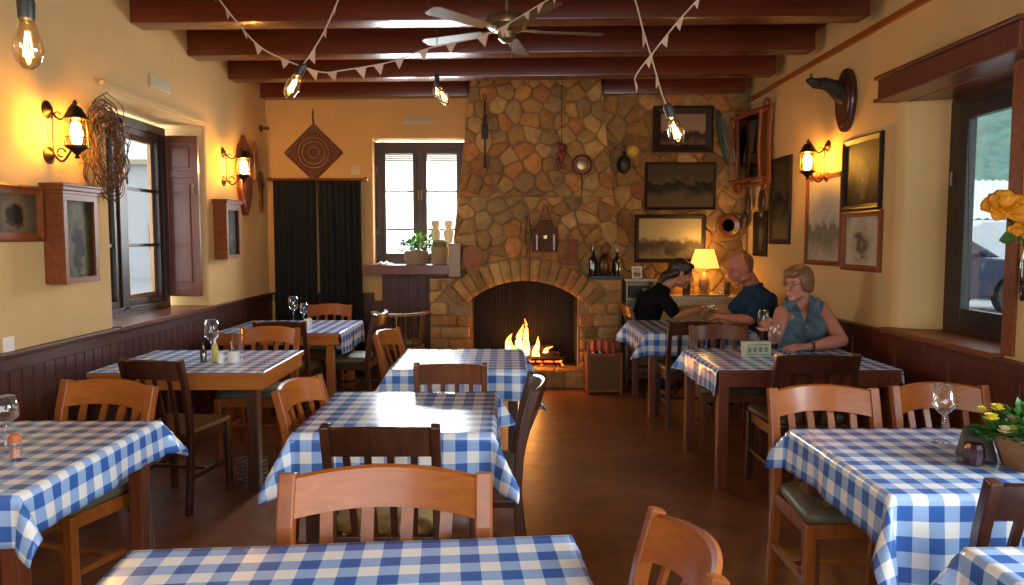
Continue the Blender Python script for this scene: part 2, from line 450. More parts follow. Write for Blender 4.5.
b.box(-2.6, -1.49, YB - .04, YB, .86, .95); b.box(-2.6, -.8, YB - .04, YB, 0, .1)
struct(b.build('trim_4', 'wain', bev=.003))

# ---------------------------------------------------------------- windows
def bars(b, ax, fixed, u0, u1, z0, z1, w, d, m=None):
    """rectangular frame in plane: ax 'x' -> plane spans x, fixed y; 'y' -> plane spans y, fixed x"""
    def bx(a0, a1, c0, c1):
        if ax == 'x': b.box(a0, a1, fixed - d / 2, fixed + d / 2, c0, c1, m)
        else: b.box(fixed - d / 2, fixed + d / 2, a0, a1, c0, c1, m)
    bx(u0, u0 + w, z0, z1); bx(u1 - w, u1, z0, z1); bx(u0 + w, u1 - w, z0, z0 + w); bx(u0 + w, u1 - w, z1 - w, z1)
# left window: dark frame, two casements with pale inner edge, panes
w1 = struct(thing('window_1', None, None, (-3.0, 5.8, .95)))
b = MB(); bars(b, 'y', -3.0, 4.98, 6.5, .95, 2.50, .07, .09)
b.box(-3.045, -2.955, 5.70, 5.80, 1.0, 2.47)
b.build('window_frame', 'winframe', w1, world=True, bev=.004)
for (ya, yb) in ((5.05, 5.70), (5.80, 6.43)):
    b = MB(); bars(b, 'y', -3.0, ya, yb, 1.02, 2.43, .05, .055)
    s_ = b.build('sash', 'winframe', w1, world=True, bev=.003)
    b = MB(); bars(b, 'y', -3.03, ya + .05, yb - .05, 1.07, 2.38, .035, .03)
    b.build('inner_edge', 'sash', s_, world=True)
    b = MB()
    for z in (1.50, 1.95): b.box(-3.02, -2.99, ya + .03, yb - .03, z - .013, z + .013)
    b.build('glazing_bar', 'winframe', s_, world=True)
    MB().box(-3.012, -3.008, ya + .04, yb - .04, 1.05, 2.40).build('pane', 'pane', s_, world=True)
b = MB(); b.box(-2.965, -2.945, 5.73, 5.77, 2.03, 2.07); b.tube([(-2.945, 5.75, 2.05), (-2.92, 5.75, 2.05), (-2.915, 5.75, 1.97)], .007)
b.build('window_handle', 'bronze', w1, world=True)
b = MB().box(-3.1, -2.60, 4.98, 6.62, .925, .962, bev=.006); b.build('window_sill', 'redbrown', w1, world=True)
# shutter
sh = thing('window_shutter', 'red-brown panelled wooden shutter folded open against the left window reveal', 'shutter', (-2.95, 6.5, 1.03), 0)
b = MB(); yy = 6.5
b.box(-2.985, -2.945, yy, yy + .035, 1.05, 2.44); b.box(-2.725, -2.685, yy, yy + .035, 1.05, 2.44)
for z0, z1 in ((1.05, 1.12), (2.37, 2.44), (2.08, 2.14)): b.box(-2.945, -2.725, yy, yy + .035, z0, z1)
b.build('shutter_frame', 'redbrown', sh, world=True, bev=.004)
b = MB().box(-2.95, -2.72, yy + .012, yy + .03, 1.10, 2.10); b.box(-2.91, -2.76, yy + .002, yy + .02, 1.17, 2.03, bev=.006)
b.build('lower_panel', 'redbrown', sh, world=True)
b = MB().box(-2.95, -2.72, yy + .012, yy + .03, 2.12, 2.40); b.box(-2.91, -2.76, yy + .002, yy + .02, 2.17, 2.34, bev=.006)
b.build('upper_panel', 'redbrown', sh, world=True)
b = MB(); b.tube([(-2.72, yy, 2.02), (-2.72, yy - .02, 2.02), (-2.72, yy - .02, 1.95), (-2.72, yy, 1.95)], .005)
b.build('latch', 'brass', sh, world=True)
# plaster drip moulding over the left window
b = MB(); b.box(-2.665, -2.63, 4.93, 6.63, 2.55, 2.585, bev=.01); struct(b.build('trim_5', 'plaster'))
# back window
w2 = struct(thing('window_2', None, None, (-.97, 8.5, 1.27)))
b = MB(); bars(b, 'x', 8.5, -1.50, -.44, 1.26, 2.64, .085, .08); b.box(-1.02, -.95, 8.46, 8.54, 1.34, 2.56)
b.build('window_frame', 'winframe', w2, world=True, bev=.004)
for xa, xb in ((-1.415, -1.02), (-.95, -.525)):
    b = MB(); bars(b, 'x', 8.48, xa, xb, 1.345, 2.555, .045, .05)
    s_ = b.build('sash', 'winframe', w2, world=True, bev=.003)
    b = MB()
    for z in (1.66, 2.09): b.box(xa + .03, xb - .03, 8.465, 8.495, z - .010, z + .010)
    b.build('glazing_bar', 'winframe', s_, world=True)
    MB().box(xa + .03, xb - .03, 8.479, 8.483, 1.37, 2.53).build('pane', 'pane', s_, world=True)
    b = MB()
    for k in range(5): b.box(xa + .04, xb - .04, 8.505, 8.51, 2.43 + k * .022, 2.43 + k * .022 + .017)
    b.build('roller_shutter', 'cream_paint', s_, world=True)
for xx in (-1.0, -.965):
    b = MB(); b.tube([(xx, 8.45, 2.0), (xx, 8.42, 2.0), (xx, 8.42, 2.1)], .007); b.build('window_handle', 'brass', w2, world=True)
for z in (1.6, 2.3):
    b = MB(); b.lathe([(.008, 0), (.008, .07)], 8, T(-1.475, 8.452, z)); b.build('hinge', 'brass', w2, world=True)
b = MB().box(-1.58, -.52, 8.06, 8.47, 1.16, 1.27, bev=.008)
sill = b.build('window_sill', 'redbrown', w2, world=True)
# right window
w3 = struct(thing('window_3', None, None, (2.95, 4.5, .93)))
b = MB(); bars(b, 'y', 2.99, 3.95, 4.965, .93, 2.49, .10, .09)
b.build('window_frame', 'winframe', w3, world=True, bev=.005)
b = MB(); bars(b, 'y', 2.97, 4.05, 4.865, 1.0, 2.42, .10, .06); s_ = b.build('sash', 'black', w3, world=True, bev=.004)
MB().box(2.968, 2.972, 4.12, 4.80, 1.07, 2.35).build('pane', 'pane', s_, world=True)
b = MB(); b.lathe([(.009, 0), (.009, .09)], 8, T(2.93, 4.90, 1.9)); b.build('hinge', 'brown', w3, world=True)
b = MB().box(2.60, 3.0, 3.93, 5.12, .905, .94, bev=.005); b.build('window_sill', 'frame_red', w3, world=True)
b = MB().box(2.655, 2.73, 3.84, 3.935, .93, 2.49, bev=.006); b.build('window_post', 'frame_red', w3, world=True)
# wooden hood over the right window
b = MB(); b.box(2.52, 2.70, 3.7, 5.10, 2.50, 2.625); b.box(2.50, 2.70, 3.68, 5.12, 2.625, 2.65); b.box(2.50, 2.70, 3.68, 5.12, 2.475, 2.50); b.box(2.7, 3.0, 3.95, 5.08, 2.47, 2.50)
hood = b.build('window_lintel', M['redbrown'], w3, world=True, bev=.006)
# second right window, beyond the frame
w4 = struct(thing('window_4', None, None, (2.95, 1.2, .93)))
b = MB(); bars(b, 'y', 2.99, .2, 2.2, .93, 2.49, .09, .09); b.box(2.95, 3.03, 1.16, 1.24, 1.0, 2.42); b.build('window_frame', 'winframe', w4, world=True)
MB().box(2.985, 2.989, .28, 2.12, 1.0, 2.42).build('pane', 'pane', w4, world=True)
# rear window
w5 = struct(thing('window_5', None, None, (.1, -2.5, .5)))
b = MB(); bars(b, 'x', -2.5, -1.9, 2.1, .5, 2.8, .08, .08)
for x in (-.6, .75): b.box(x, x + .06, -2.54, -2.46, .5, 2.8)
b.build('window_frame', 'winframe', w5, world=True)

# ---------------------------------------------------------------- stonework
def clip(poly, nx, nz, d):
    out = []
    for i in range(len(poly)):
        p, q = poly[i], poly[(i + 1) % len(poly)]
        a = nx * p[0] + nz * p[1] - d; c = nx * q[0] + nz * q[1] - d
        if a <= 0: out.append(p)
        if (a < 0 < c) or (c < 0 < a):
            t = a / (a - c); out.append((p[0] + (q[0] - p[0]) * t, p[1] + (q[1] - p[1]) * t))
    return out
def voronoi(region, sx, sz, seed):
    rnd = random.Random(seed)
    xs = [p[0] for p in region]; zs = [p[1] for p in region]
    pts = []; j = 0; z = min(zs) - sz
    while z < max(zs) + sz:
        x = min(xs) - sx + (j % 2) * sx / 2
        while x < max(xs) + sx:
            pts.append((x + rnd.uniform(-.40, .40) * sx, z + rnd.uniform(-.36, .36) * sz)); x += sx
        z += sz; j += 1
    cells = []
    for i, p in enumerate(pts):
        poly = list(region)
        for k, q in enumerate(pts):
            if k == i: continue
            dx, dz = q[0] - p[0], q[1] - p[1]
            if dx * dx + dz * dz > (3 * max(sx, sz)) ** 2: continue
            poly = clip(poly, dx, dz, (q[0] ** 2 + q[1] ** 2 - p[0] ** 2 - p[1] ** 2) / 2)
            if len(poly) < 3: break
        if len(poly) >= 3: cells.append(poly)
    return cells
def ashlar(x0, x1, z0, z1, rh, rw, seed):
    rnd = random.Random(seed); cells = []; z = z0
    rows = max(1, round((z1 - z0) / rh)); h = (z1 - z0) / rows
    for r in range(rows):
        cuts = [x0]; x = x0 + rnd.uniform(.4, 1.2) * rw
        while x < x1 - rw * .4: cuts.append(x); x += rnd.uniform(.6, 1.4) * rw
        cuts.append(x1)
        for a, c in zip(cuts, cuts[1:]):
            j = lambda: rnd.uniform(-.008, .008)
            za, zb = z0 + r * h, z0 + (r + 1) * h
            cells.append([(a + j(), za + j()), (c + j(), za + j()), (c + j(), zb + j()), (a + j(), zb + j())])
    return cells
STONES = [(.40, .22, .075), (.34, .18, .062), (.44, .26, .095), (.31, .17, .062), (.43, .19, .06), (.36, .23, .095), (.28, .165, .07), (.46, .28, .11)]
def stones(name, cells, face, H, gap, parent, seed, round_=2, tint=1.0, orient=None):
    """cells: polygons (x,z); face(x,z,h) -> world point; one mesh of rounded raised stones"""
    rnd = random.Random(seed); b = MB(); cols = []
    for poly in cells:
        A = sum(poly[i][0] * poly[(i + 1) % len(poly)][1] - poly[(i + 1) % len(poly)][0] * poly[i][1] for i in range(len(poly))) / 2
        if abs(A) < .0012: continue
        cx = sum(p[0] for p in poly) / len(poly); cz = sum(p[1] for p in poly) / len(poly)
        r = math.sqrt(abs(A) / PI)
        for _ in range(round_):
            q = []
            for i in range(len(poly)):
                p, n = poly[i], poly[(i + 1) % len(poly)]
                L = math.hypot(n[0] - p[0], n[1] - p[1]); t = .25 if round_ > 1 else min(.25, .02 / max(L, .001))
                q += [(p[0] * (1 - t) + n[0] * t, p[1] * (1 - t) + n[1] * t), (p[0] * t + n[0] * (1 - t), p[1] * t + n[1] * (1 - t))]
            poly = q
        n = len(poly); hh = H * rnd.uniform(.6, 1.2); k = max(.5, 1 - gap / r)
        tx, tz = rnd.uniform(-.25, .25) * H / r, rnd.uniform(-.25, .25) * H / r
        vs = []
        for sc, h in ((1.0, -.02), (1.0, .35 * hh), (.93, .8 * hh), (.78, hh)):
            for p in poly:
                x = cx + (p[0] - cx) * k * sc; z = cz + (p[1] - cz) * k * sc
                vs.append(face(x, z, h + ((x - cx) * tx + (z - cz) * tz if h > .5 * hh else 0) + (rnd.uniform(-.003, .003) if h > 0 else 0)))
        vs.append(face(cx, cz, hh * 1.06))
        fs = [(i + q * n, (i + 1) % n + q * n, (i + 1) % n + (q + 1) * n, i + (q + 1) * n) for q in range(3) for i in range(n)]
        fs += [(3 * n + i, 3 * n + (i + 1) % n, 4 * n) for i in range(n)]
        b.add(vs, fs)
        c = STONES[rnd.randrange(len(STONES))]; f = rnd.uniform(.68, 1.12) * tint
        cols += [(c[0] * f, c[1] * f, c[2] * f, 1)] * len(vs)
    me = bpy.data.meshes.new(name)
    off = parent.location if parent is not None else Vector((0, 0, 0))
    me.from_pydata([tuple(Vector(v) - off) for v in b.v], [], b.f)
    at = me.color_attributes.new('stone', 'FLOAT_COLOR', 'POINT')
    for i, c in enumerate(cols): at.data[i].color = c
    bb = bmesh.new(); bb.from_mesh(me); bmesh.ops.recalc_face_normals(bb, faces=bb.faces[:]); bb.to_mesh(me); bb.free()
    for p in me.polygons: p.use_smooth = True
    me.materials.append(M['stone'])
    o = bpy.data.objects.new(name, me); COL.objects.link(o)
    if parent is not None: o.parent = parent
    return o
# stone-clad part of the back wall, right of the chimney
wall_reg = [(1.0, 0), (2.67, 0), (2.67, 3.3), (1.0, 3.3)]
b = MB().box(.95, 2.67, 8.22, 8.3, 0, 3.34); struct(b.build('trim_6', 'mortar'))
st = stones('trim_7', voronoi(wall_reg, .26, .16, 3), lambda x, z, h: (x, 8.222 - h, z), .026, .004, None, 5, round_=1, tint=1.0); struct(st)
# fireplace
fp = thing('fireplace', 'rough stone fireplace with arched opening, tapering chimney and burning logs', 'fireplace', (.2, 8.0, 0))
flue_poly = [(-.62, 1.10), (1.24, 1.10), (.985, 3.29), (-.375, 3.29)]
b = MB().prism(flue_poly, 7.93, 8.22); b.build('chimney_core', 'mortar', fp, world=True)
cells = []
for zt0, zt1, sx, sz, sd in ((1.12, 2.0, .24, .105, 11), (2.0, 3.28, .18, .155, 12)):
    def xl(z): return -.62 + (z - 1.10) / 2.23 * .245
    def xr(z): return 1.24 - (z - 1.10) / 2.23 * .265
    cells += voronoi([(xl(zt0), zt0), (xr(zt0), zt0), (xr(zt1), zt1), (xl(zt1), zt1)], sx, sz, sd)
stones('chimney_stonework', cells, lambda x, z, h: (x, 7.932 - h, z), .026, .003, fp, 21, round_=1, tint=1.2)
ac, az, ri, ro = .19, .19, .92, 1.165
th = math.asin(.56 / .92)
outer = arc(ac, az, ro, -R(36), R(36), 16); inner = arc(ac, az, ri, th, -th, 18)
poly = [(-.81, 0), (-.81, 1.13)] + [p for p in outer if p[1] > 1.131] + [(1.21, 1.13), (1.21, 0), (.75, 0)] + inner + [(-.37, 0)]
b = MB().prism(poly, 7.77, 8.3); b.build('hearth_block', 'mortar', fp, world=True)
cells = []
for (xa, xb, za, zb, sd) in ((-.81, -.385, .0, 1.13, 1), (.765, 1.21, .0, 1.13, 2)):
    cells = []
    if sd < 3:
        for c in ashlar(xa, xb, za, zb, .125, .24, sd):
            cx = sum(p[0] for p in c) / 4 - ac; cz = sum(p[1] for p in c) / 4 - az; L = math.hypot(cx, cz)
            ang = math.atan2(abs(cx), cz)
            if ang < R(50):
                c = clip(c, -cx / L, -cz / L, -(ro + .012) - (cx / L * ac + cz / L * az))
            if len(c) >= 3: cells.append(c)
    stones('pier_stonework', cells, lambda x, z, h: (x, 7.772 - h, z), .03, .004, fp, 33 + sd, round_=1, tint=1.25)
cells = []; nv = 17; a0 = -R(47)
for i in range(nv):
    a = a0 + (2 * R(47)) * i / nv; c = a0 + 2 * R(47) * (i + 1) / nv
    rin = ri
    def pt(an, r): return (ac + r * math.sin(an), az + r * math.cos(an))
    q = [pt(a, rin), pt(c, rin), pt(c, ro + random.uniform(-.012, .012)), pt(a, ro + random.uniform(-.012, .012))]
    if i == 0: q = [pt(a, ri + .03), pt(c, rin), pt(c, ro), pt(a, ro)]
    q = clip(clip(q, 1 if q[0][0] < ac - .5 else 0, 0, 9), 0, 1, 9)
    cells.append(q)
stones('arch_stonework', cells, lambda x, z, h: (x, 7.765 - h, z), .04, .003, fp, 44, round_=1, tint=1.3)
# right wall coating of hearth: raised hearth slab and firebox
b = MB().box(-.45, .98, 7.62, 8.25, 0, .17); b.build('hearth_core', 'mortar', fp, world=True)
stones('hearth_stonework', ashlar(-.45, .98, 0, .17, .17, .2, 9), lambda x, z, h: (x, 7.622 - h, z), .02, .005, fp, 55, round_=1, tint=.95)
hs = stones('hearth_paving', ashlar(-.45, .98, 7.62, 7.95, .17, .3, 19), lambda x, z, h: (x, z, .172 + h), .02, .004, fp, 56, round_=1, tint=.95)
b = MB(); b.box(-.40, .78, 8.24, 8.28, .17, 1.2); b.box(-.40, -.365, 7.85, 8.26, .17, 1.0); b.box(.745, .78, 7.85, 8.26, .17, 1.0); b.box(-.4, .78, 7.95, 8.26, .175, .185)
b.build('firebox', 'soot', fp, world=True)
# iron chain curtain strands hanging in the opening's depth
b = MB(); rnd = random.Random(4)
for i in range(30):
    x = -.33 + i * .036; b.tube([(x, 8.2, .25), (x + rnd.uniform(-.004, .004), 8.2, .6), (x, 8.2, 1.05)], .004, 5)
b.build('chain_screen', 'black_iron', fp, world=True)
# shelf lip on the right ledge
b = MB().box(.86, 1.22, 7.72, 7.93, 1.135, 1.165, bev=.004); b.build('ledge', 'black', fp, world=True)
# logs, grate, fire
g = thing('log_fire', 'burning logs with tall orange flames in the stone fireplace', 'fire', (.2, 8.0, .19))
b = MB()
for x in (-.1, .1, .3, .5): b.box(x - .008, x + .008, 7.8, 8.15, .235, .25)
for y in (7.84, 8.12): b.box(-.15, .55, y - .008, y + .008, .215, .235); [b.box(x - .008, x + .008, y - .008, y + .008, .188, .23) for x in (-.12, .52)]
b.build('grate', 'black_iron', g, world=True)
for (p, q, r) in (((-.12, 7.9, .285), (.5, 7.98, .28), .04), ((-.05, 8.08, .29), (.58, 8.03, .285), .042), ((.05, 7.92, .35), (.5, 8.1, .36), .036), ((.25, 7.84, .275), (.62, 7.9, .27), .026)):
    b = MB(); pp = [Vector(p).lerp(Vector(q), t / 6) + Vector((0, 0, random.uniform(-.006, .006))) for t in range(7)]
    b.tube(pp, [r * random.uniform(.88, 1.05) for _ in pp], 9); b.build('log', 'char', g, world=True, smooth=True)
def flame_mat():
    m, nt, b = nmat('flame'); setp(b, (0, 0, 0), 1, spec=0)
    tc = N(nt, 'ShaderNodeTexCoord'); sp = N(nt, 'ShaderNodeSeparateXYZ'); nt.links.new(tc.outputs['Generated'], sp.inputs[0])
    c = ramp(nt, sp.outputs[2], [(0, (1, .30, .03)), (.25, (1, .60, .16)), (.6, (1, .42, .06)), (1, (1, .16, .015))])
    nt.links.new(c, b.inputs['Emission Color']); b.inputs['Emission Strength'].default_value = 9
    lw = N(nt, 'ShaderNodeLayerWeight'); lw.inputs[0].default_value = .3
    nt.links.new(ramp(nt, lw.outputs['Facing'], [(.35, (1, 1, 1)), (1, (.0, .0, .0))]), b.inputs['Alpha'])
    return m
M['flame'] = flame_mat()
def tongue(base, h, w, lean, seed):
    rnd = random.Random(seed); b = MB(); pts = []; rs = []
    for i in range(13):
        t = i / 12
        pts.append((base[0] + lean * t * t + .02 * math.sin(seed + t * 7) * t, base[1] + .015 * math.sin(seed * 2 + t * 5), base[2] + h * t))
        rs.append(max(.002, w * (math.sin(PI * min(1, (t * .85 + .15))) ** .8) * (1 - t * .45)))
    b.tube(pts, rs, 12); return b
for k, (x, y, h, w, l) in enumerate([(.02, 7.96, .26, .055, .02), (.13, 7.98, .36, .05, .03), (.22, 7.95, .42, .038, -.04), (.17, 7.9, .22, .06, .04), (.30, 7.99, .22, .035, .06), (.08, 7.9, .16, .05, -.02), (.40, 7.97, .12, .035, .09), (.31, 7.92, .09, .05, .02)]):
    tongue((x, y, .27), h, w, l, k).build('flame', 'flame', g, world=True, smooth='all')
b = MB(); rnd = random.Random(2)
for k in range(60): b.ell((rnd.uniform(-.05, .6), rnd.uniform(7.84, 8.1), .2 + rnd.uniform(0, .05)), rnd.uniform(.008, .022), 6, k=4)
e_ = b.build('embers', 'ember', g, world=True); e_['kind'] = 'stuff'
light('firelight', 'POINT', (.2, 7.82, .42), 22, (1, .36, .08), size=.1)
# ---------------------------------------------------------------- tables
def table(cx, cy, w, d, wood_top, wood_leg, label, group, leg=.06, apron=.07, top=.03, inset=.05, H=.748, leg_in=None):
    t = thing('dining_table', label, 'table', (cx, cy, 0), 0, group)
    a, c = w / 2, d / 2
    MB().box(-a, a, -c, c, H - top, H, bev=.006).build('tabletop', wood_top, t)
    i = inset; zt = H - top; za = zt - apron
    b = MB()
    b.box(-a + i, a - i, -c + i, -c + i + .02, za, zt); b.box(-a + i, a - i, c - i - .02, c - i, za, zt)
    b.box(-a + i, -a + i + .02, -c + i + .02, c - i - .02, za, zt); b.box(a - i - .02, a - i, -c + i + .02, c - i - .02, za, zt)
    b.build('apron', wood_top, t, bev=.003)
    for sx in (-1, 1):
        for sy in (-1, 1):
            li = i - .012 if leg_in is None else leg_in; x = sx * (a - li - leg / 2); y = sy * (c - li - leg / 2)
            MB().box(x - leg / 2, x + leg / 2, y - leg / 2, y + leg / 2, 0, zt - .001, bev=.006).build('leg', wood_leg, t)
    return t
def cloth(cx, cy, w, d, dr, label, z=.7505, seed=0, group='blue and white gingham tablecloths', uv=(0, 0), lift=24, name='tablecloth', amp=.010, rot=0, hem=0):
    """dr = drop at left, right, near, far. Laid flat and folded over the table edges; corners hang as pleats"""
    L_, R_, Nr, Fr = dr; a, c = w / 2, d / 2; e = .010; st = .022
    def axis(lo, dlo, dhi):
        n = max(2, round(2 * lo / st)); v = [-lo + 2 * lo * i / n for i in range(n + 1)]
        if dlo: k = max(3, round(dlo / st)); v = [-lo - dlo * (k - i) / k for i in range(k)] + v
        if dhi: k = max(3, round(dhi / st)); v = v + [lo + dhi * (i + 1) / k for i in range(k)]
        return v
    us, vs_ = axis(a, L_, R_), axis(c, Nr, Fr)
    rnd = random.Random(seed); ph = [rnd.uniform(0, 6.3) for _ in range(6)]
    me = bpy.data.meshes.new(name); verts = []; uvs = []
    for v in vs_:
        for u in us:
            cu = max(-a, min(a, u)); cv = max(-c, min(c, v)); du, dv = abs(u - cu), abs(v - cv)
            sx = -1 if u < 0 else 1; sy = -1 if v < 0 else 1; r = math.hypot(du, dv)
            if r < 1e-9: x, y, zz = cu, cv, 0.0
            else:
                th_ = math.atan2(dv, du); f = R(2.5) + (R(lift) * math.sin(2 * th_) ** .8 if du > 1e-6 and dv > 1e-6 else 0)
                if du > 1e-6 and dv > 1e-6:
                    f += R(9) * math.sin(4 * th_ + ph[4])
                t = r / e
                if t < PI / 2: h, dn = e * math.sin(t), e * (1 - math.cos(t))
                else:
                    ln = r - e * PI / 2; h, dn = e + ln * math.sin(f), e + ln * math.cos(f)
                    s = cv if du > dv else cu
                    wv = math.sin(s * 17 + ph[0]) * .6 + math.sin(s * 31 + ph[1]) * .4
                    h += amp * wv * min(1, ln / .15) * (1 if (du < 1e-6 or dv < 1e-6) else .3)
                    dn += .006 * math.sin(s * 9 + ph[2]) * min(1, ln / .15)
                x = cu + sx * math.cos(th_) * h; y = cv + sy * math.sin(th_) * h; zz = -dn
            zz += .0006 * math.sin(u * 13 + ph[3]) * math.sin(v * 11 + ph[5])
            verts.append((x, y, zz)); uvs.append((u + 10 + uv[0], v + 10 + uv[1]))
    nu = len(us); fs = [(j * nu + i, j * nu + i + 1, (j + 1) * nu + i + 1, (j + 1) * nu + i) for j in range(len(vs_) - 1) for i in range(nu - 1)]
    me.from_pydata(verts, [], fs); ul = me.uv_layers.new(name='uv')
    for p in me.polygons:
        p.use_smooth = True
        for li in p.loop_indices: ul.data[li].uv = uvs[me.loops[li].vertex_index]
    me.materials.append(M['cloth'])
    o = bpy.data.objects.new(name, me); COL.objects.link(o); o.location = (cx, cy, z); o.rotation_euler = (0, 0, rot)
    md = o.modifiers.new('t', 'SOLIDIFY'); md.thickness = .0016; md.offset = 1
    return tag(o, label, 'tablecloth', group)
GT = 'restaurant dining tables'
#  name: x0, x1, y0, y1
TB = dict(T1=(-.932, .208, 1.045, 1.90), T2=(-.885, -.06, 3.0, 3.83), T3=(-.72, .105, 4.5, 5.34), T4=(-2.56, -1.53, 2.28, 3.22),
          T5=(-2.52, -1.46, 4.40, 5.29), T6=(-2.50, -1.43, 6.27, 7.25), T7=(1.20, 2.25, 2.25, 3.07), T8=(1.19, 2.25, .95, 1.86),
          T9=(1.30, 2.42, 4.48, 5.36), T10=(1.19, 2.13, 6.28, 7.25))
def tb(k, wt, wl, label, rot=0, **kw):
    x0, x1, y0, y1 = TB[k]; o = table((x0 + x1) / 2, (y0 + y1) / 2, x1 - x0, y1 - y0, wt, wl, label, GT, **kw); o.rotation_euler.z = rot; return o
def cl(k, dr, label, **kw):
    x0, x1, y0, y1 = TB[k]; return cloth((x0 + x1) / 2, (y0 + y1) / 2, x1 - x0 + .004, y1 - y0 + .004, dr, label, **kw)
tb('T1', 'brown', 'brown', 'wooden dining table under the big cloth at the bottom centre of the photo', rot=R(4.7))
cl('T1', (.18, .18, .25, .16), 'blue and white gingham cloth at the bottom centre, nearest the camera', seed=1, rot=R(4.7), uv=(.02, .01))
tb('T2', 'brown', 'dark', 'wooden table under the gingham cloth in the middle of the room')
cl('T2', (.20, .20, .23, .2), 'gingham cloth on the middle table, drawn up to the large honey-coloured chair', seed=2, lift=22, uv=(.03, 0))
tb('T3', 'brown', 'dark', 'wooden table nearest the fireplace, in the middle of the room')
cl('T3', (.2, .24, .2, .18), 'gingham cloth on the table nearest the fireplace, with a bright window reflection', seed=3, lift=30, uv=(.0, .02))
tb('T4', 'brown', 'redbrown', 'wooden table at the left edge with the olive seat tucked beneath')
cl('T4', (.0, .155, .17, .15), 'gingham cloth on the front left table, hanging past the olive chair seat', seed=4, lift=32, uv=(.04, .03))
tb('T5', 'tabletop', 'dark', 'honey-coloured wooden table below the left window, with a salt set and glasses', apron=.075, inset=.012, leg=.07, leg_in=.06)
cl('T5', (0, 0, 0, 0), 'gingham cloth lying flat on the honey-coloured table below the left window', seed=5, z=.7505)
tb('T6', 'tabletop', 'tabletop', 'honey-coloured wooden table in the back left corner in front of the black curtain', apron=.075, inset=.012, leg=.07, leg_in=.06)
cl('T6', (0, .2, 0, 0), 'gingham cloth on the back left table by the black curtain, hanging over its right end', seed=6)
tb('T7', 'brown', 'redbrown', 'wooden table on the right carrying the flower basket and a wine glass')
cl('T7', (.17, .15, .30, .12), 'gingham cloth on the right-hand table with the flower basket', seed=7, lift=30, uv=(.02, .0))
tb('T8', 'brown', 'brown', 'wooden table in the bottom right corner, only its cloth showing')
cl('T8', (.2, .2, .2, .2), 'gingham cloth corner at the bottom right edge of the photo', seed=8, uv=(.01, .03))
tb('T9', 'redbrown', 'redbrown', 'dark red-brown table of the woman in the blue sleeveless shirt', apron=.08, inset=.012, leg=.065)
cl('T9', (.17, .1, 0, .1), 'gingham cloth on the table of the woman in the blue sleeveless shirt', seed=9, lift=24, uv=(.03, .02))
tb('T10', 'redbrown', 'redbrown', 'red-brown table where the couple by the lamp leans together', leg=.06)
cl('T10', (.22, .1, .20, .1), 'gingham cloth on the couple\'s table beside the lamp', seed=10, lift=30, uv=(.01, .01))

